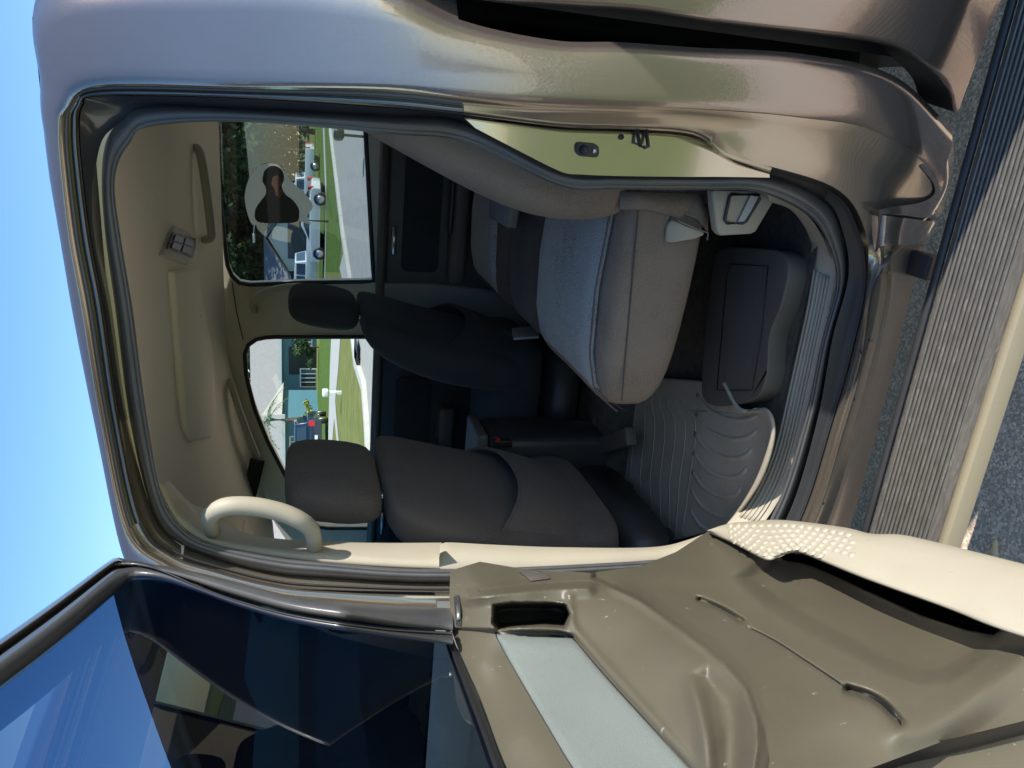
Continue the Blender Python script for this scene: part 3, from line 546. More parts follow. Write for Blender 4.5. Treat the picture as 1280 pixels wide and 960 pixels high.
0 and tube('far_belt', cr([(-.60, 1.93, 1.6), (-.62, 1.90, 1.2), (-.64, 1.86, .75)], 6), 1, charp, T, prof=[(-.024, -.002), (.024, -.002), (.024, .002), (-.024, .002)], up=(0, 1, 0))
# ------------------------------------------------------------------ rubber mat lying on the carpet
FM = empty('floor_mat', label='grey rubber floor mat with curved ridges lying in the rear footwell', cat='floor mat')
edge_out = [(905,478),(925,512),(945,513),(962,516),(967,545),(955,590),(935,625),(905,660)]
eo = resample(edge_out, 60); inn = resample([(800,470),(770,500),(755,590),(765,640),(790,690)], 60)
rows = []
for t, dz in ((0, .04), (.03, .005), (.1, 0), (.3, 0), (.5, 0), (.7, 0), (.88, .0), (.95, .004), (.985, .022), (1.0, .035), (1.012, .033)):
    rows.append([pz(a[0]*(1-t)+b[0]*t, a[1]*(1-t)+b[1]*t, .53+dz) for a, b in zip(inn, eo)])
rows_surf('mat_sheet', rows, matr, FM, solid=.006)
for k in range(8):                                # long straight ridges
    t = .10+.062*k
    g = [pz(a[0]*(1-t)+b[0]*t, a[1]*(1-t)+b[1]*t, .534) for a, b in zip(inn, eo)][8:58]
    tube('ridge', g, 1, matr, FM, prof=[(-.005, -.003), (-.003, .003), (.003, .003), (.005, -.003)])
for k in range(7):                                # curved ridges toward the sill
    y0 = 505+k*24
    pts = [(872-k*1.5, y0-12), (888-k*2, y0+8), (915-k*3, y0+20), (940-k*5, y0+18), (955-k*7, y0+8)]
    tube('ridge', [pz(X, Y, .535) for X, Y in resample(pts, 16)], 1, matr, FM, prof=[(-.009, -.004), (-.005, .004), (.005, .004), (.009, -.004)])

# ================================================================== THE OPEN DOOR
RD = empty('rear_door', parent=T)
fo = resample([(-40,826,.14),(60,758,.14),(138,701,.13),(150,699,.13),(172,704,.13)], 40); 
def dp(pts, n=None): 
    a = resample(pts, n) if n else pts
    return [pd(X, Y, o) for X, Y, o in a]
topo = [(-60,842),(60,758),(138,701)]
# window frame: top member and hinge-side member, each a swept moulding
def sweep(name, A, B, prof, mt, n=40, **k):       # A, B image polylines; prof: (t, o) across
    a = resample(A, n); b = resample(B, n)
    return rows_surf(name, [[pd(p[0]*(1-t)+q_[0]*t, p[1]*(1-t)+q_[1]*t, o-max(0, o-.07)*.8*min(1, max(0, (p[0]-430)/130))) for p, q_ in zip(a, b)] for t, o in prof], mt, RD, **k)
TA = [(-80,856),(60,758),(138,701),(152,699),(190,706),(245,731),(300,751),(375,770),(480,785),(566,790)]
TB = [(-80,922),(60,815),(150,736),(163,727),(200,726),(245,739),(300,759),(375,780),(480,796),(566,806)]
fm = mat('frame_black', (.045, .045, .048), .35, coat=.5, var=.1)
sweep('window_frame', TA, TB, [(-.02, .11), (0, .135), (.07, .15), (.16, .15), (.2, .135), (.28, .135), (.34, .155), (.7, .15), (.93, .135), (1.0, .11), (1.02, .08)], fm, 90)
sweep('frame_bright_strip', TA[:4], TB[:4], [(.045, .149), (.07, .155), (.12, .155), (.15, .148)], gask, 50)
# frame seal on the hinge side (grey tube band)
SA = [(182,704),(240,714),(300,729),(375,747),(480,757),(566,761)]
SB = [(190,712),(240,728),(300,748),(375,768),(480,783),(566,788)]
sweep('hinge_side_seal', SA, SB, [(-.02, .10), (.1, .135), (.35, .15), (.6, .15), (.9, .135), (1.02, .11)], gask, 50)
# glass
gl = [(-80,918),(60,811),(150,733),(163,725),(200,724),(245,737),(300,757),(375,778),(480,794),(566,804),(610,900),(680,1060),(400,1300),(-80,1300)]
def pgl(X, Y):
    o = .08
    for _ in range(12): P = pd(X, Y, o); o = .05+(P[2]-1.3)*.11
    return pd(X, Y, o)
fill('door_glass', [[pgl(X, Y) for X, Y in [(-80,918),(60,811),(150,731),(163,723),(200,722),(245,735),(300,755),(375,776),(480,792),(566,802),(600,850),(632,905),(652,962),(690,1060),(400,1100),(-80,1100)]]], g_door, RD)
# outer skin of the door (closed side) below the belt
rows_surf('door_outer_skin', [[dw(s, z, -.0+yb(z)) for s in np.linspace(np.interp(z, (.74, 1.33), (.0, .15)), .86, 10)] for z in (.5, .6, .8, 1.0, 1.2, 1.30)], paint, RD)

# --- inner trim as a moulded relief
rowsI = {
 'A': [(563,713),(562,752),(566,792),(590,850),(612,905),(632,962),(668,1050)],
 'B': [(600,702),(612,738),(618,792),(650,850),(684,905),(718,962),(770,1050)],
 'C': [(660,712),(690,748),(716,796),(757,848),(808,905),(862,962),(945,1050)],
 'D': [(735,716),(785,738),(860,790),(915,830),(945,880),(950,930),(950,975),(955,1010)],
 'E': [(800,708),(875,750),(935,782),(1000,822),(1060,862),(1127,905),(1180,926)],
 'F': [(845,690),(925,742),(1000,795),(1080,835),(1150,862),(1220,878),(1300,896)],
 'G': [(885,664),(958,697),(988,691),(1010,694),(1080,722),(1180,757),(1300,799)]}
rr = {k: resample(v, 240) for k, v in rowsI.items()}
ks = 'ABCDEFG'; nsub = 40; G_ = []
for i in range(6):
    for j in range(nsub):
        t = j/nsub; G_.append([rr[ks[i]][n]*(1-t)+rr[ks[i+1]][n]*t for n in range(240)])
G_.append(list(rr['G'])); G_ = np.array(G_)
ctl = [(563,713,.085),(562,752,.07),(566,792,.06),(590,850,.055),(632,962,.055),(668,1050,.055),(560,730,.085),
 (582,722,.12),(580,770,.095),(600,830,.086),(650,920,.082),(690,1000,.082),
 (600,702,.10),(650,710,.105),(700,714,.11),(600,740,.13),(660,740,.132),(720,736,.130),
 (640,820,.082),(720,920,.085),(700,840,.086),(790,950,.09),(760,1000,.088),
 (716,796,.095),(757,848,.097),(862,962,.10),(945,1050,.10),
 (785,738,.135),(860,790,.150),(915,830,.158),(945,880,.160),(950,930,.158),(955,1010,.15),
 (800,800,.125),(850,860,.132),(880,920,.134),(900,960,.13),(760,770,.118),
 (800,708,.10),(840,730,.112),(875,752,.12),(935,784,.128),(1000,822,.134),(1060,862,.136),(1127,905,.128),(1180,926,.10),
 (990,860,.142),(1030,900,.140),(1060,935,.12),(1000,950,.14),
 (850,690,.095),(900,712,.105),(930,742,.115),(1000,790,.122),(1080,832,.126),(1160,862,.126),(1230,855,.126),(1290,800,.13),
 (960,720,.108),(1010,740,.108),(1050,755,.108),(1100,785,.110),(1150,810,.112),(1200,810,.115),(1240,802,.12),
 (885,664,.085),(958,697,.10),(988,691,.10),(1010,697,.10),(1080,728,.10),(1180,765,.105),(1250,790,.115),(1300,799,.13),
 (1180,895,.118),(1250,870,.118),(1300,896,.095),(1250,905,.095)]
ctl = np.array(ctl, float)
def tps(d): return np.where(d > 1e-9, d*d*np.log(d+1e-9), 0)
Pn = ctl[:, :2]/400; Kd = tps(np.linalg.norm(Pn[:, None]-Pn[None], axis=2))+np.eye(len(Pn))*6e-3
A_ = np.block([[Kd, np.c_[np.ones(len(Pn)), Pn]], [np.c_[np.ones(len(Pn)), Pn].T, np.zeros((3, 3))]])
wts = np.linalg.solve(A_, np.r_[ctl[:, 2], 0, 0, 0])
def o_base(q_):
    x = q_/400; return tps(np.linalg.norm(x[:, None]-Pn[None], axis=2))@wts[:-3]+wts[-3]+x@wts[-2:]
def dist_poly(q_, pl_):
    best = np.full(len(q_), 1e9); sg = np.zeros(len(q_))
    pl_ = resample(pl_, 60)
    for a, b in zip(pl_[:-1], pl_[1:]):
        ab = b-a; t = np.clip(((q_-a)@ab)/(ab@ab), 0, 1); dd = q_-(a+t[:, None]*ab); d = np.linalg.norm(dd, axis=1)
        s_ = np.sign(ab[0]*dd[:, 1]-ab[1]*dd[:, 0]); m_ = d < best; best[m_] = d[m_]; sg[m_] = s_[m_]
    return best, sg
def inpoly(q_, poly):
    c_ = np.zeros(len(q_), bool); n = len(poly); j = n-1
    for i in range(n):
        xi, yi = poly[i]; xj, yj = poly[j]
        c_ ^= ((yi > q_[:, 1]) != (yj > q_[:, 1])) & (q_[:, 0] < (xj-xi)*(q_[:, 1]-yi)/(yj-yi+1e-12)+xi); j = i
    return c_
def sd_poly(q_, poly):                            # signed distance, + inside
    P2 = [np.array(p, float) for p in poly]; best = np.full(len(q_), 1e9)
    for a, b in zip(P2, P2[1:]+P2[:1]):
        ab = b-a; t = np.clip(((q_-a)@ab)/(ab@ab+1e-9), 0, 1); best = np.minimum(best, np.linalg.norm(q_-(a+t[:, None]*ab), axis=1))
    return np.where(inpoly(q_, poly), best, -best)
ss = lambda x: (lambda t: t*t*(3-2*t))(np.clip(x, 0, 1))
def relief(q_, cupd=.07):
    o = o_base(q_)
    # pull cup recess
    cup = [(618,758),(640,755),(690,755),(706,757),(712,768),(706,783),(680,781),(640,784),(622,786),(616,778)]
    o -= cupd*ss((sd_poly(q_, cup)+3)/9)
    # bar above the cup: crisp edge
    d, s = dist_poly(q_, [(588,748),(640,742),(700,737),(735,736)]); o += .012*np.clip(1-d/14, 0, 1)**1.3
    d, s = dist_poly(q_, [(600,738),(660,731),(735,727),(752,731)]); o -= .003*np.exp(-(d/1.6)**2)
    AR = [(742,722),(770,734),(800,748),(860,790),(908,828),(934,860),(948,900),(950,930),(944,970),(938,1080),(300,1080),(300,600),(736,600)]
    o += .018*ss((sd_poly(q_, AR)+3)/7)-.008
    HOL = [(862,840),(885,825),(910,842),(930,868),(940,900),(942,940),(936,1080),(892,1080),(884,925),(874,880)]
    o -= .016*ss((sd_poly(q_, HOL)+2)/30)
    # armrest: plane breaks
    def tent(pl_, h, w_, r_=3.0):
        d, s_2 = dist_poly(q_, pl_); return h*np.clip(1-(np.sqrt(d*d+r_*r_)-r_)/w_, 0, 1)**1.5
    o += tent([(770,734),(800,748),(860,790),(908,828),(934,860),(948,900),(950,930),(944,970),(938,1010)], .007, 12, 1.5)
    d, s3 = dist_poly(q_, [(770,734),(800,748),(860,790),(908,828),(934,860),(948,900),(950,930),(944,970),(938,1010)]); o -= .010*ss(d/12)*(s3 > 0)*np.clip(1-d/90, 0, 1)*0
    o += tent([(864,850),(873,885),(880,925),(886,1000)], .007, 14, 2)*ss((q_[:, 1]-835)/40)
    d, s2 = dist_poly(q_, [(915,850),(918,900),(915,1000)]); o -= .006*np.exp(-(d/15)**2)*ss((q_[:, 1]-830)/70)
    CLP = [(560,784),(700,788),(716,792),(724,799),(763,845),(868,962),(960,1080),(560,1080),(520,800)]
    o -= .010*ss((sd_poly(q_, CLP)+1)/5)
    o += tent([(712,745),(716,780),(728,797),(768,842),(870,956),(930,1020)], .003, 8, 1.5)
    for a, wd, dp_ in (([(874,750),(885,754),(905,763),(928,777)], 4, .014), ([(935,784),(970,802),(1010,828),(1050,855)], 2, .004), ([(1060,862),(1085,870),(1105,882),(1124,902)], 6, .016)):
        d, s2 = dist_poly(q_, a); o -= dp_*np.exp(-(d/wd)**2)
    pk = [(918,722),(960,757),(1000,782),(1050,808),(1100,835),(1150,852),(1185,850),(1215,832),(1245,808),(1262,786),(1180,752),(1080,716),(1003,688),(958,692)]
    o -= .022*ss((sd_poly(q_, pk)+6)/24)
    slot = [(966,698),(985,692),(1003,694),(1080,722),(1180,757),(1252,783),(1243,793),(1210,788),(1150,770),(1080,738),(1030,713),(1005,704)]
    o -= .05*ss((sd_poly(q_, slot)+1)/5)
    o += tent([(1130,915),(1150,917),(1182,900),(1231,862),(1269,825),(1300,795)], .008, 30, 7)
    return o
flat = G_.reshape(-1, 2); oo = relief(flat)
V = [pd(X, Y, o) for (X, Y), o in zip(flat, oo)]
mesh('door_trim_panel', V, gridf(len(G_), 240), taupe, RD)
print('relief', oo.min(), oo.max())
# lower closing part of the trim below rows D..F at the outer end, and bottom edge strip
def patch(name, A, B, n, mt, par=RD, mids=(), **k):
    seq = [A, *mids, B]; a = [resample(x, n) for x in seq]
    return rows_surf(name, [[pd(X, Y, o) for X, Y, o in r] for r in a], mt, par, **k)
patch('door_bottom_panel', [(1040,962,.098),(1127,935,.1),(1200,921,.1),(1300,897,.1)], [(1060,985,.06),(1127,962,.06),(1200,945,.06),(1300,918,.06)], 20, black)
patch('door_lower_skin', [(1060,980,.07),(1127,957,.07),(1200,940,.07),(1300,913,.07)], [(1060,1060,.03),(1127,1060,.03),(1200,1050,.03),(1300,1000,.03)], 20, taupe)
# hinge-side edge wall of the door
hb = [(int(0), r[0]) for r in G_]; hq = np.array([r[0] for r in G_]); ho = relief(hq)
rows_surf('door_edge', [[pd(X, Y, o+.0005) for (X, Y), o in zip(hq, ho)], [pd(X, Y, o)-DN*.012+DD*.004 for (X, Y), o in zip(hq, ho)], [pd(X, Y, o)-DN*.07+DD*.012 for (X, Y), o in zip(hq, ho)]], taupe, RD)
def oat(X, Y): return float(relief(np.array([[X, Y]], float))[0])
# cloth insert
Lc = resample([(619,791),(640,830),(684,905),(716,958),(745,1000),(790,1060)], 70); Rc = resample([(715,797),(757,847),(808,903),(862,962),(900,1004),(950,1060)], 70)
rws = []
for t, dh in ((-.012, -.001), (0, .003), (.02, .0055), (.1, .007), (.3, .0075), (.5, .0078), (.7, .0075), (.9, .007), (.98, .0055), (1.0, .003), (1.012, -.001)):
    q_ = Lc*(1-t)+Rc*t; e_ = np.clip(np.arange(70)/2.5, 0, 1)
    rws.append([pd(X, Y, o+dh*k_-.001*(1-k_)) for (X, Y), o, k_ in zip(q_, relief(q_, 0), e_)])
rows_surf('cloth_insert', rws, doorcl, RD)
q_ = np.array([p for p in Lc[::-1]]+[p for p in Rc]); tube('insert_groove', [pd(X, Y, o) for (X, Y), o in zip(q_, relief(q_, 0))], .0018, black, RD, n=6)
for nm_, pg in (('pocket_opening', [(968,698),(985,694),(1003,697),(1080,726),(1180,761),(1250,786),(1240,791),(1210,786),(1150,768),(1080,736),(1030,711),(1005,703)]),):
    fill(nm_, [[pd(X, Y, oat(X, Y)+.0015) for X, Y in pg]], black, RD)
for pg, rm in (([(873,748),(888,753),(906,762),(930,777)], .0032), ([(1052,855),(1075,864),(1100,876),(1118,890),(1127,908)], .0055)):
    pts_ = resample(pg, 24); tube('trim_gap', [pd(X, Y, oat(X, Y)-.0012) for X, Y in pts_], [.0008+rm*math.sin(math.pi*min(1, (k/23)**1.3)) for k in range(24)], black, RD, n=10)
tube('trim_seam', [pd(X, Y, oat(X, Y)+.0005) for X, Y in resample([(933,783),(970,802),(1010,828),(1062,862)], 30)], .0012, black, RD, n=5)
# window belt seal
sweep('belt_seal', [(561,775),(564,792),(588,850),(610,905),(631,962),(668,1055)], [(561,782),(556,800),(577,862),(598,920),(617,975),(650,1060)], [(0, .064), (.3, .068), (.6, .068), (1, .03)], black, 30)
# cream lower panel with map pocket lip and speaker grille
S_ = [(884,663,.10),(905,656,.12),(930,653,.14),(975,651,.16),(1050,660,.18),(1085,668,.185),(1120,669,.19),(1155,676,.195),(1200,687,.2),(1300,712,.21)]
G2 = [(886,665,.09),(918,679,.11),(958,699,.13),(975,694,.135),(990,690,.138),(1006,692,.14),(1080,722,.15),(1180,758,.158),(1240,782,.165),(1300,802,.17)]
a = resample(S_, 90); b = resample(G2, 90)
lp_ = [a+np.array([4, -1, -.03]), a+np.array([0, 0, -.004]), a*.93+b*.07+np.array([0, 0, .002]), a*.7+b*.3+np.array([0, 0, .003]), a*.4+b*.6+np.array([0, 0, .003]), a*.07+b*.93+np.array([0, 0, .002]), b.copy(), b+np.array([0, 1.2, -.006]), b+np.array([0, 1, -.03])]
kp = rows_surf('lower_door_panel', [[pd(X, Y, o) for X, Y, o in r] for r in lp_], trimc, RD)
spk = MB()
def kpt(u, v): x = u*89; i_ = int(min(88, x)); f_ = x-i_; A3 = a[i_]*(1-f_)+a[i_+1]*f_; B3 = b[i_]*(1-f_)+b[i_+1]*f_; q3 = A3*(1-v)+B3*v; return pd(q3[0], q3[1], q3[2]+.003)
for i in range(6):
    for j in range(16):
        u = .07+(j+.5*(i % 2))*.0235; v = .12+i*.15
        if u > .36 and v > .62 or v > .93: continue
        P0 = kpt(u, v); tu = kpt(u+.01, v)-P0; tv = kpt(u, v+.06)-P0; tu /= np.linalg.norm(tu); N_ = np.cross(tu, tv); N_ /= np.linalg.norm(N_); N_ = N_ if N_[2] > 0 else -N_
        tv = np.cross(N_, tu); Vv = []
        for rr_, hh_ in ((1, 0), (.75, .0022), (.35, .003)):
            for k in range(8):
                c_, s2 = math.cos(k*math.pi/4), math.sin(k*math.pi/4); Vv.append(P0+N_*(hh_-.0006)+tu*c_*rr_*.0072+tv*s2*rr_*.0072)
        spk.add(Vv, gridf(3, 8, False, True)+[tuple(range(16, 24))])
spk.make('speaker_grille', mat('grille_trim', (.33, .30, .235), .5), RD, kind='stuff')
# lock knob slot emblem and pull cup lining
c4 = [(652,716),(668,712),(690,720),(700,726),(672,728)]
fill('courtesy_switch', [[pd(X, Y, oat(X, Y)+.001) for X, Y in [(648,714),(668,713),(684,719),(688,724),(664,727)]]], charp, RD, thick=DN*.002, bevel=.0015)
tube('switch_rim', [pd(X, Y, oat(X, Y)+.003) for X, Y in [(650,716),(668,715),(682,720),(685,723),(665,725)]], .0012, silver, RD, n=6, closed=True)
fill('lock_switch', [[pd(X, Y, oat(X, Y)+.001) for X, Y in [(567,748),(573,746),(577,766),(576,784),(570,782)]]], darkp, RD, thick=DN*.004, bevel=.0015)
tube('lock_lever', [pd(573, 757, oat(573,757)+.006), pd(573, 768, oat(573,768)+.009), pd(573, 775, oat(573,775)+.006)], .003, silver, RD, n=8)
# ================================================================== GROUND AND STREET
def gmat(name, c1, c2, sc, bump=.5, rough=.9, spec=.3, stones=0, c3=None):
    M = mat(name, c1, rough, spec=spec); t = M.node_tree; N = t.nodes.new; L = t.links.new; b = t.nodes['Principled BSDF']
    tc = N('ShaderNodeTexCoord'); n = N('ShaderNodeTexNoise'); n.inputs['Scale'].default_value = sc; n.inputs['Detail'].default_value = 8; n.inputs['Roughness'].default_value = .7; L(tc.outputs['Object'], n.inputs['Vector'])
    r = N('ShaderNodeValToRGB'); r.color_ramp.elements[0].position = .35; r.color_ramp.elements[1].position = .65; r.color_ramp.elements[0].color = (*c1, 1); r.color_ramp.elements[1].color = (*c2, 1); L(n.outputs[0], r.inputs[0])
    col = r.outputs[0]; h = n.outputs[0]
    if stones:
        v = N('ShaderNodeTexVoronoi'); v.inputs['Scale'].default_value = stones; v.inputs['Randomness'].default_value = 1; L(tc.outputs['Object'], v.inputs['Vector'])
        sp_ = N('ShaderNodeSeparateColor'); L(v.outputs['Color'], sp_.inputs[0]); r2 = N('ShaderNodeValToRGB'); r2.color_ramp.elements[0].position = .3; r2.color_ramp.elements[0].color = (.75, .75, .75, 1); r2.color_ramp.elements[1].color = (c3 and (*c3, 1)) or (2.2, 2.2, 2.3, 1); L(sp_.outputs[0], r2.inputs[0])
        mm = N('ShaderNodeMix'); mm.data_type = 'RGBA'; mm.blend_type = 'MULTIPLY'; mm.inputs[0].default_value = 1; L(col, mm.inputs[6]); L(r2.outputs[0], mm.inputs[7]); col = mm.outputs[2]
        iv = N('ShaderNodeMath'); iv.operation = 'SUBTRACT'; iv.inputs[0].default_value = 1; L(v.outputs['Distance'], iv.inputs[1]); h = iv.outputs[0]
    L(col, b.inputs['Base Color']); bp = N('ShaderNodeBump'); bp.inputs['Strength'].default_value = bump; bp.inputs['Distance'].default_value = .004; L(h, bp.inputs['Height']); L(bp.outputs[0], b.inputs['Normal']); return M
asph = gmat('asphalt', (.52, .415, .315), (.60, .485, .37), 14, .5, .85, stones=170, c3=(1.5, 1.5, 1.5))
conc = gmat('street_concrete', (.34, .32, .29), (.42, .40, .36), 3, .3)
walkm = gmat('sidewalk_concrete', (.44, .42, .38), (.52, .50, .46), 4, .3)
lawnm = gmat('lawn_grass', (.055, .11, .018), (.13, .19, .04), 2.5, 1.0, .95, .1)
lawnd = gmat('dry_lawn', (.14, .17, .045), (.24, .23, .08), 1.2, 1.0, .95, .1)
def sheet(name, lo, hi, z, m_, kind='structure'):
    return mesh(name, [(lo[0], lo[1], z), (hi[0], lo[1], z), (hi[0], hi[1], z), (lo[0], hi[1], z)], [(0, 1, 2, 3)], m_, smooth=False, kind=kind)
def poly(name, pts, z, m_, h=0):
    V = [(p[0], p[1], z) for p in pts]; F = [tuple(range(len(V)))]
    o = fill(name, [V], m_, None, thick=(0, 0, h) if h else None); o['kind'] = 'structure'; return o
def W(*pts): return [pz(X, Y, 0) for X, Y in pts]
sheet('ground', (-900, -900), (900, 900), -.012, gmat('far_ground', (.08, .11, .04), (.12, .14, .06), .2))
sheet('driveway_asphalt', (-14, -.75), (12, 9), -.006, asph)
sheet('driveway_concrete', (-14, -2.1), (12, -.75), -.004, gmat('pale_concrete', (.60, .54, .44), (.68, .62, .51), 4, .3))
sheet('near_lawn', (-90, -80), (90, -2.1), -.008, gmat('near_grass', (.16, .19, .075), (.22, .25, .11), 2.5, 1.0, .95, .1))
# road across: everything from y=9 outwards to the far kerb
poly('road', [(-160, 9, 0), (60, 9, 0), (60, 16, 0)] + [tuple(p) for p in W((412,150),(413,164),(430,292),(439,349))][:0] + [(60, 40, 0), (-160, 70, 0)], .0, conc)
# far verge: grass between kerb and sidewalk, sidewalk, lawn; traced where the photograph shows them
kl = W((410.5,60),(413.5,164),(431,292),(440,349),(443,421),(447,452),(457,482),(461,530),(463,570),(466,640))
far = [(-190, 300, 0), (110, 300, 0)]
kin = W((411,60),(414,164),(430,292),(439,349),(443,421),(447,452),(457,482),(461,530),(463,570),(466,640),(470,800))
poly('far_lawn', [tuple(p) for p in kin]+far, .05, lawnd)
kb = MB(); kb.tube([(p[0], p[1], .06) for p in kin], 1, prof=[(-.12, -.1), (-.12, .05), (.12, .05), (.12, -.1)]); kb.make('kerb', walkm, smooth=False, kind='structure')
poly('driveway_apron', W((433,313),(440,351),(431,351),(427,335)), .08, walkm)
poly('sidewalk', W((403,60),(407,164),(409.5,230),(408,349),(406.5,349),(407.5,230),(405,164),(401,60)), .065, walkm)
poly('sidewalk', W((416,415),(428,415),(425,460),(421,500),(422,516),(426,556),(423.5,556),(419.5,522),(417,556),(411.5,556),(413,500),(414,460)), .065, walkm)
poly('green_lawn', W((401,415),(416,415),(413,500),(410,556),(396,556),(398,480)), .058, lawnm)
poly('green_lawn', W((395,60),(400,349),(408,349),(409.5,230),(407,164),(403,60)), .058, lawnm)
poly('green_verge', W((410,60),(413.2,164),(429,290),(426,340),(408.5,340),(410,230),(408,164)), .056, lawnm)

# ------------------------------------------------------------------ houses
tealw = mat('teal_siding', (.075, .18, .235), .6, var=.08, vscale=1, bump=.2, bscale=8, stretch=(.1, .1, 6))
shingle = gmat('roof_shingle', (.30, .28, .26), (.40, .37, .34), 5, .6); shingd = gmat('grey_roof', (.24, .24, .25), (.31, .31, .32), 5, .6)
win = mat('window_dark', (.03, .05, .07), .1, coat=1)
def at(X, Y, D):                                  # point along a pixel's ray at horizontal depth y = D
    return py(X, Y, D)
def house(nm, lab, x0, x1, y0, y1, h, rh, wall, roofm, gable_x=False, over=.5, hip=1.5):
    H = empty(nm, ((x0+x1)/2, y0, 0), label=lab, cat='house'); ox, oy = (x0+x1)/2, y0
    V, F = boxv((x0-ox, 0, 0), (x1-ox, y1-y0, h)); mesh('wall', V, F, wall, H, smooth=False)
    a, b, c, d = x0-ox-over, x1-ox+over, -over, y1-y0+over; my = (y1-y0)/2; mx = 0
    if gable_x: V = [(a, c, h), (b, c, h), (b, d, h), (a, d, h), (mx, c, h+rh), (mx, d, h+rh)]; F = [(0, 4, 5, 3), (1, 2, 5, 4), (0, 1, 4), (2, 3, 5), (0, 3, 2, 1)]
    else: V = [(a, c, h), (b, c, h), (b, d, h), (a, d, h), (a+hip, my, h+rh), (b-hip, my, h+rh)]; F = [(0, 1, 5, 4), (2, 3, 4, 5), (1, 2, 5), (3, 0, 4), (0, 3, 2, 1)]
    mesh('roof', V, F, roofm, H, smooth=False)
    mesh('fascia', *boxv((a, c-.03, h-.22), (b, c+.03, h+.03)), white, H, smooth=False)
    return H

def hwin(H, x, z, w_, h_, m_=None, frame=True, nm='window'):
    f = mesh(nm, *boxv((x-w_/2-.1, -.06, z-.1), (x+w_/2+.1, -.01, z+h_+.1)), white, H, smooth=False)
    mesh('pane', *boxv((x-w_/2, -.09, z), (x+w_/2, -.065, z+h_)), m_ or win, f, smooth=False)
    for k in (-.5, 0, .5): mesh('glazing_bar', *boxv((x+k*w_/2-.025, -.11, z), (x+k*w_/2+.025, -.092, z+h_)), white, f, smooth=False)
D1 = 62
pA = at(399, 412, D1); pB = at(399, 530, D1); k1 = 1.0
HB = house('teal_house', 'teal blue bungalow with pale grey shingle roof behind the palm tree', pB[0]-14, pA[0]+.5, D1, D1+11, at(349, 470, D1)[2], at(312, 440, D1+5)[2]-at(349, 470, D1)[2], tealw, shingle, hip=4)
ox = (pB[0]-14+pA[0]+.5)/2
for X, Y, w_ in ((378,427,1.3), (384,472,1.5)):
    P = at(X, Y, D1); hwin(HB, P[0]-ox, P[2]-.7, w_, 1.2)
P = at(388, 451, D1); gd = mesh('garage_door', *boxv((P[0]-ox-1.2, -.05, .0), (P[0]-ox+1.2, .0, 2.3)), black, HB, smooth=False)
P = at(390, 510, D1); br = mesh('brick_planter', *boxv((P[0]-ox-1.6, -.8, 0), (P[0]-ox+1.6, -.02, 1.3)), mat('brick', (.16, .09, .06), .9, var=.3, vscale=3), HB, smooth=False)
pC = at(396, 545, 54)
HW = house('teal_garage', 'teal garage wing with white trim past the blue parked car', pC[0]-16, pC[0]+1.5, 54, 60, 2.7, 1.6, tealw, shingle, gable_x=False)
hwin(HW, 6.5, .9, 1.4, 1.2); hwin(HW, 3.0, .9, 1.4, 1.2)
# white gabled house right of them in the rear window
D2 = 78
pD = at(395, 350, D2); pE = at(395, 283, D2)
ox2 = (pD[0]-8+pE[0])/2
HG = house('gabled_house', 'grey house with a white gable and dark garage door beyond the parked pickups', pD[0]-8, pE[0], D2, D2+12, at(361, 320, D2)[2], 2.6, mat('slate_wall', (.12, .16, .20), .7, var=.1), shingd, hip=2)
hwin(HG, -2.5, .9, 1.8, 1.2)
GW = empty('gabled_garage', (at(395, 300, D2-3)[0], D2-3, 0), label='white gabled garage front with a dark door and grey roof behind the white cars', cat='garage')
gw = 3.1; gh = at(361, 300, D2-3)[2]
mesh('wall', [(-gw, 0, 0), (gw, 0, 0), (gw, 0, gh), (0, 0, gh+1.9), (-gw, 0, gh), (-gw, 4, 0), (gw, 4, 0), (gw, 4, gh), (0, 4, gh+1.9), (-gw, 4, gh)], [(0, 1, 2, 3, 4), (5, 9, 8, 7, 6), (0, 5, 6, 1), (1, 6, 7, 2), (0, 4, 9, 5)], white, GW, smooth=False)
mesh('roof', [(-gw-.4, -.4, gh-.2), (0, -.4, gh+2.1), (gw+.4, -.4, gh-.2), (-gw-.4, 5, gh-.2), (0, 5, gh+2.1), (gw+.4, 5, gh-.2)], [(0, 1, 4, 3), (1, 2, 5, 4)], shingd, GW, smooth=False, solid=.15)
gdr = mesh('garage_door', *boxv((-1.9, -.05, .2), (1.9, .0, 2.5)), mat('charcoal_door', (.09, .10, .11), .5), GW, smooth=False)
for k in range(4): mesh('door_panel', *boxv((-1.85, -.09, .25+k*.56), (1.85, -.052, .75+k*.56)), mat('charcoal_panel', (.10, .11, .12), .5), gdr, smooth=False)

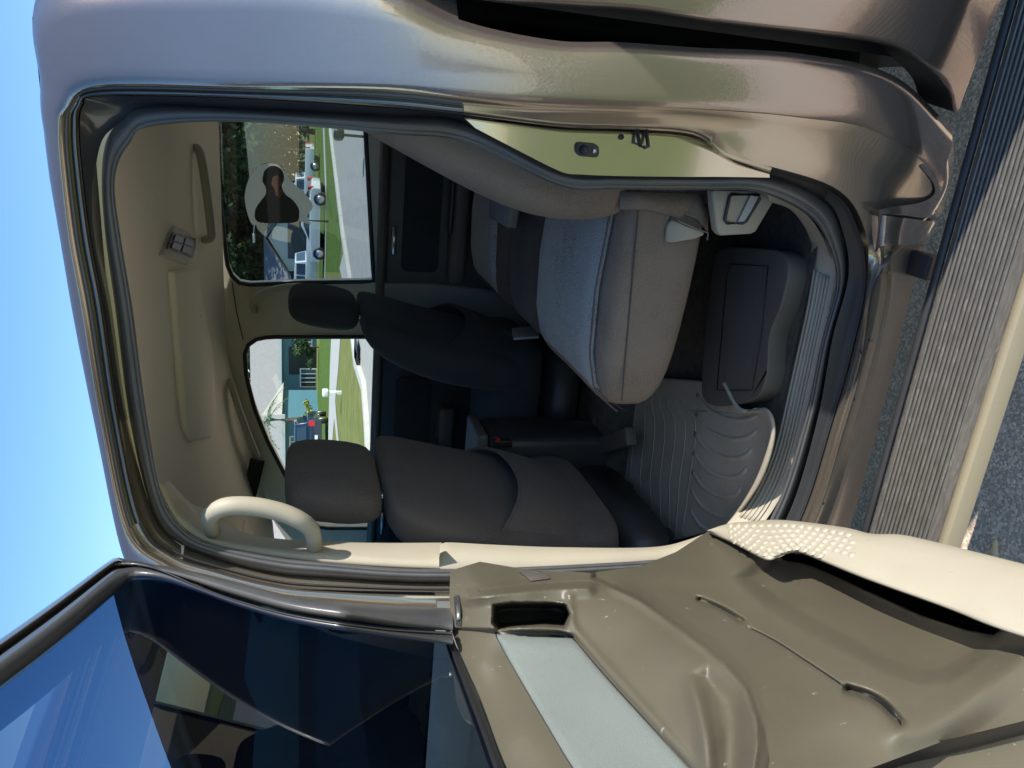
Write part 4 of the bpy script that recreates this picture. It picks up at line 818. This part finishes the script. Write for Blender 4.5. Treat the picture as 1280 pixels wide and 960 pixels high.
# ------------------------------------------------------------------ vegetation
def leafmat(n, c): return mat(n, c, .7, var=.45, vscale=1.2, spec=.2)
lf = [leafmat('leaf_a', (.035, .065, .02)), leafmat('leaf_b', (.05, .08, .03)), leafmat('leaf_c', (.028, .055, .03))]
bark = mat('bark', (.10, .075, .055), .95, bump=1, bscale=20, var=.3)
def leaves(cx, cz, rad, n, size, squash=.8):
    blobs = [(rng.normal(0, rad*.45), rng.normal(0, rad*.45), rng.normal(0, rad*.38*squash), rad*rng.uniform(.25, .5)) for _ in range(14)]
    V = []; F = []
    for i in range(n):
        b = blobs[rng.randint(14)]; d = rng.normal(size=3); d /= np.linalg.norm(d); r = b[3]*rng.uniform(.6, 1.05)
        c_ = np.array([cx+b[0]+d[0]*r, b[1]+d[1]*r, cz+b[2]+d[2]*r*.8]); u = rng.normal(size=3); u /= np.linalg.norm(u); v = np.cross(u, d+.01); v /= np.linalg.norm(v)+1e-9
        s_ = size*rng.uniform(.6, 1.3); k = len(V); V += [c_-u*s_, c_+v*s_*.5, c_+u*s_, c_-v*s_*.5]; F.append((k, k+1, k+2, k+3))
    return V, F
def tree(x, y, h, rad, lab, mi=0, n=1500, size=.35):
    t = empty('leafy_tree', (x, y, 0), label=lab, cat='tree', group='trees standing behind the houses')
    tb = MB(); tb.tube([(0, 0, 0), (.1, 0, h*.3), (0, .1, h*.6), (.1, 0, h*.85)], [.28, .22, .14, .05], 8)
    for k in range(5):
        a = k*1.3; tb.tube([(0, 0, h*(.3+.08*k)), (math.cos(a)*rad*.4, math.sin(a)*rad*.4, h*(.5+.06*k)), (math.cos(a)*rad*.7, math.sin(a)*rad*.7, h*(.62+.06*k))], [.1, .07, .02], 6)
    tb.make('trunk', bark, t); V, F = leaves(0, h*.62, rad, n, size); mesh('crown', V, F, lf[mi], t, smooth=False)
labs = ['dark tree behind the lamp pole, tallest of the row', 'dense dark tree directly above the white pickup', 'mid green tree behind the gabled garage', 'bushy dark tree at the rearward end of the row', 'low green tree between the teal and the gabled house', 'spreading tree above the gabled house roof', 'dark tree rising over the grey shingle roof', 'tree behind the teal garage wing', 'dark tree behind the mailbox at the edge of the window']
for (X, Y, D, h, rad, mi), l in zip([(395,275,92,17,8,0),(395,235,88,14,8,2),(395,315,95,15,8,1),(395,190,86,15,8,2),(395,385,96,12,6,1),(395,345,98,16,8,0),(395,440,100,10,5,2),(395,560,84,9,5,1),(395,165,74,14,7,0)], labs):
    P = at(X, Y, D); tree(P[0], D, h, rad, l, mi, 3800, .42)
for i, (Y, D) in enumerate([(205,125),(255,130),(300,128),(340,126),(380,135),(180,118)]):
    P = at(395, Y, D); tree(P[0], D, 20, 12, ['far wood tree seen past the first row, rearmost', 'far wood tree above the lamp arm', 'far wood tree over the garage gable', 'far wood tree beside the window corner', 'far wood tree hidden by the middle pillar', 'far wood tree at the window rear edge'][i], i % 3, 3500, .6)
# palm
PP = at(400, 524, 52); pt = empty('palm_tree', (PP[0], 52, 0), label='small palm tree with ragged fronds in front of the teal house', cat='palm tree')
ht = at(338, 524, 52)[2]
tube('trunk', [(0, 0, 0), (.05, 0, 1), (-.05, 0, 2.2), (.02, 0, ht)], [.22, .2, .17, .14], bark, pt, n=9)
fr_ = leafmat('palm_leaf', (.10, .17, .07))
for k in range(16):
    a = k*2.4; el = rng.uniform(-.1, 1.1); L_ = rng.uniform(1.5, 2.3); pb_ = MB(); spn = []
    for t in np.linspace(0, 1, 8): spn.append(np.array([math.cos(a)*L_*t*math.cos(el), math.sin(a)*L_*t*math.cos(el), ht+math.sin(el)*L_*t-1.1*L_*t*t*.5]))
    for i in range(1, 8):
        for s_ in (-1, 1):
            n_ = np.array([-math.sin(a), math.cos(a), 0])*s_*.42*(1-.5*i/8); d_ = (spn[i]-spn[i-1])*.5; pb_.add([spn[i], spn[i]+n_+d_-np.array([0, 0, .22]), spn[i]+d_*.3], [(0, 1, 2)])
    pb_.tube(spn, .02, 4); pb_.make('frond', fr_, pt, smooth=False)
def shrub(X, Y, D, r, h, lab, m_, nm='shrub', n=700):
    P = at(X, Y, D); t = empty(nm, (P[0], D, 0), label=lab, cat='shrub'); V, F = leaves(0, h*.55, r, n, .13, h/r*.6); mesh('foliage', V, F, m_, t, smooth=False)
    tube('stem', [(0, 0, 0), (0, 0, h*.5)], .05, bark, t, n=6)
shrub(405, 522, 50, .9, 1.7, 'yellow green shrub beside the blue parked car', leafmat('shrub_yellow', (.28, .30, .04)), n=500)
shrub(405, 434, 56, 1.0, 1.9, 'dark rounded bush on the lawn by the teal house corner', lf[0], n=1200)

# ------------------------------------------------------------------ far vehicles
def vehicle(nm, lab, cat, X, Y, D, ang, kind, body, lights=True, grp=None):
    P = at(X, Y, D); v = empty(nm, (P[0], P[1], 0), ang, label=lab, cat=cat, group=grp)
    if kind == 'pickup': prof = [(-2.8, .45), (-2.8, 1.05), (-.6, 1.08), (-.55, 1.12), (1.2, 1.15), (2.6, 1.05), (2.75, .8), (2.75, .45)]; cab = [(-.75, 1.08), (-.6, 1.75), (.6, 1.8), (1.4, 1.12)]
    elif kind == 'sedan': prof = [(-2.2, .35), (-2.25, .8), (-2.1, .9), (-1.4, .93), (1.0, .92), (2.1, .8), (2.2, .6), (2.2, .35)]; cab = [(-1.6, .9), (-.95, 1.36), (.1, 1.4), (1.1, .9)]
    else: prof = [(-2.3, .4), (-2.35, 1.0), (-2.2, 1.1), (1.2, 1.1), (2.2, .95), (2.35, .7), (2.35, .4)]; cab = [(-2.2, 1.08), (-1.95, 1.72), (.2, 1.78), (1.3, 1.1)]
    def ext(pr, w_, tp=0):
        n = len(pr); zmin = min(z for x, z in pr); zmax = max(z for x, z in pr)
        V = [(x, -w_+tp*(z-zmin)/(zmax-zmin), z) for x, z in pr]+[(x, w_-tp*(z-zmin)/(zmax-zmin), z) for x, z in pr]
        F = [tuple(range(n)), tuple(range(2*n-1, n-1, -1))]+[(i, i+n, (i+1) % n+n, (i+1) % n) for i in range(n)]; return V, F
    mesh('body', *ext(prof, .95), body, v, bevel=.06); c_ = mesh('cab', *ext(cab, .85, .14), body, v, bevel=.04)
    gw_ = [(x*.93+.02, z*.97-.0) for x, z in cab]; zc_ = cab[0][1]+.05; zw = cab[1][1]-.09; x0 = cab[0][0]+.16; x1 = cab[3][0]-.22; xm = (x0+x1)/2-.1
    for s_ in (-1, 1):
        for xa_, xb_ in ((x0, xm-.05), (xm+.05, x1)):
            q = [(xa_, s_*.865, zc_), (xb_, s_*.865, zc_), (min(xb_, cab[2][0]-.05), s_*.755, zw), (max(xa_, cab[1][0]+.05), s_*.755, zw)]
            mesh('side_window', q+[(a, b*.97, c) for a, b, c in q], [(0, 1, 2, 3), (7, 6, 5, 4), (0, 4, 5, 1), (1, 5, 6, 2), (2, 6, 7, 3), (3, 7, 4, 0)], win, v, smooth=False)
    xr, xt = cab[0][0], cab[1][0]; q = [(xr+.01, -.65, zc_+.03), (xr+.01, .65, zc_+.03), (xt-.02, .55, zw), (xt-.02, -.55, zw)]; mesh('rear_window', [(a-.03, b, c) for a, b, c in q]+q, [(0, 3, 2, 1), (4, 5, 6, 7), (0, 1, 5, 4), (1, 2, 6, 5), (2, 3, 7, 6), (3, 0, 4, 7)], win, v, smooth=False)
    for wx in (-1.6, 1.65):
        for s_ in (-1, 1):
            wn = tube('wheel', [(wx, s_*.74, .36), (wx, s_*.98, .36)], .37, black, v, n=20, up=(1, 0, 0)); tube('rim', [(wx, s_*.97, .36), (wx, s_*1.0, .36)], .22, silver, wn, n=12, up=(1, 0, 0))
    xe = prof[0][0]
    for s_ in (-1, 1): mesh('tail_light', *boxv((xe-.05, s_*.8-.12, .75), (xe+.12, s_*.8+.12, 1.05)), mat('tail_red', (.6, .02, .02), .3), v, smooth=False)
    for s_ in (-1, 1): mesh('headlight', *boxv((2.2 if kind != 'pickup' else 2.6, s_*.7-.15, .7), (2.42 if kind != 'pickup' else 2.8, s_*.7+.15, .88)), silver, v, smooth=False)
    mesh('number_plate', *boxv((xe-.04, -.2, .6), (xe+.02, .2, .75)), white, v, smooth=False); return v
wc = mat('white_car_paint', (.72, .74, .74), .3, coat=1); bc = mat('navy_car_paint', (.008, .02, .05), .25, coat=1); gc = mat('grey_car_paint', (.3, .33, .35), .3, coat=1)
vehicle('parked_pickup', 'long white pickup parked across the street, farther of the two white trucks', 'pickup truck', 398, 232, 58, R(172), 'pickup', wc)
vehicle('parked_pickup', 'low white pickup partly hidden behind the middle pillar beside the gabled garage', 'pickup truck', 405, 335, 47, R(168), 'pickup', wc)
vehicle('parked_car', 'white car parked at the kerb in front of the lamp pole', 'car', 404, 276, 45, R(168), 'sedan', wc)
vehicle('parked_suv', 'dark blue car with red tail lights parked on the drive by the palm', 'car', 412, 541, 38, R(106), 'suv', bc)
# ------------------------------------------------------------------ street things
P = at(429, 491, 24.0); Q = pz(428.5, 491, 0); mb = empty('white_mailbox', (Q[0], Q[1], 0), R(10), label='white post mailbox standing on the lawn before the teal house', cat='mailbox')
hh = at(405, 491, Q[1])[2]; box('post', (-.07, -.07, 0), (.07, .07, hh-.18), white, mb, bevel=.01); box('cap', (-.13, -.22, hh-.16), (.13, .22, hh+.06), white, mb, bevel=.05); box('brace', (-.04, -.2, hh-.4), (.04, -.05, hh-.18), white, mb)
Q = pz(456, 171, 0); bm_ = empty('black_mailbox', (Q[0], Q[1], 0), R(10), label='black mailbox on a thin post at the near edge of the road', cat='mailbox')
h1 = at(430, 171, Q[1])[2]; h2_ = at(417, 171, Q[1])[2]; box('post', (-.03, -.03, 0), (.03, .03, h1), black, bm_); box('mailbox_shell', (-.13, -.24, h1), (.13, .24, h2_), black, bm_, bevel=.08)
Q = pz(412, 277, 0); lp0 = empty('street_lamp', (Q[0], Q[1], 0), label='slim dark street lamp pole with an arm rising behind the white pickup', cat='street lamp')
hl = at(318, 275, Q[1])[2]; tube('pole', [(0, 0, 0), (0, 0, hl*.6), (.02, 0, hl-.2)], [.07, .055, .04], darkp, lp0, n=8); tube('arm', [(0, 0, hl-.25), (-.3, -.05, hl), (-.9, -.1, hl+.05)], .03, silver, lp0, n=6); box('lamp_head', (-1.25, -.2, hl-.02), (-.8, 0, hl+.1), silver, lp0, bevel=.03)
Q = pz(445, 443, 0)
for k, Y in enumerate((437, 449)):
    Qp = pz(446, Y, .06); box('storm_drain', (-.28, -.5, 0), (.28, .5, .03), black, None).location = (Qp[0], Qp[1], .07)
    o = bpy.data.objects['storm_drain' if k == 0 else 'storm_drain.001']; tag(o, ['dark kerb drain grate nearer the black seat', 'dark kerb drain grate nearer the white mailbox'][k], 'drain grate')
Q = pz(1240, 668, 0.0)
leaf = mesh('fallen_leaf', [(0, 0, .004), (.05, .012, .012), (.10, 0, .006), (.16, -.012, .02), (.10, -.02, .01), (.04, -.022, .006)], [(0, 1, 5), (1, 4, 5), (1, 2, 4), (2, 3, 4)], mat('dry_leaf', (.6, .5, .3), .8), None, solid=.002, label='pale dry leaf lying on the asphalt beside the running board', cat='leaf'); leaf.location = (Q[0], Q[1]-.02, .004); leaf.rotation_euler = (0, 0, R(200))
# behind the camera: what the paint reflects
for i, (x, y) in enumerate([(-30, -46), (14, -50), (52, -60)]): tree(x, y, 9, 4.5, ['tree farthest left behind the photographer', 'tree on the lawn well behind the tail of the truck', 'far tree at the back of the lawn behind the tail of the truck'][i], i, 6000, .14)
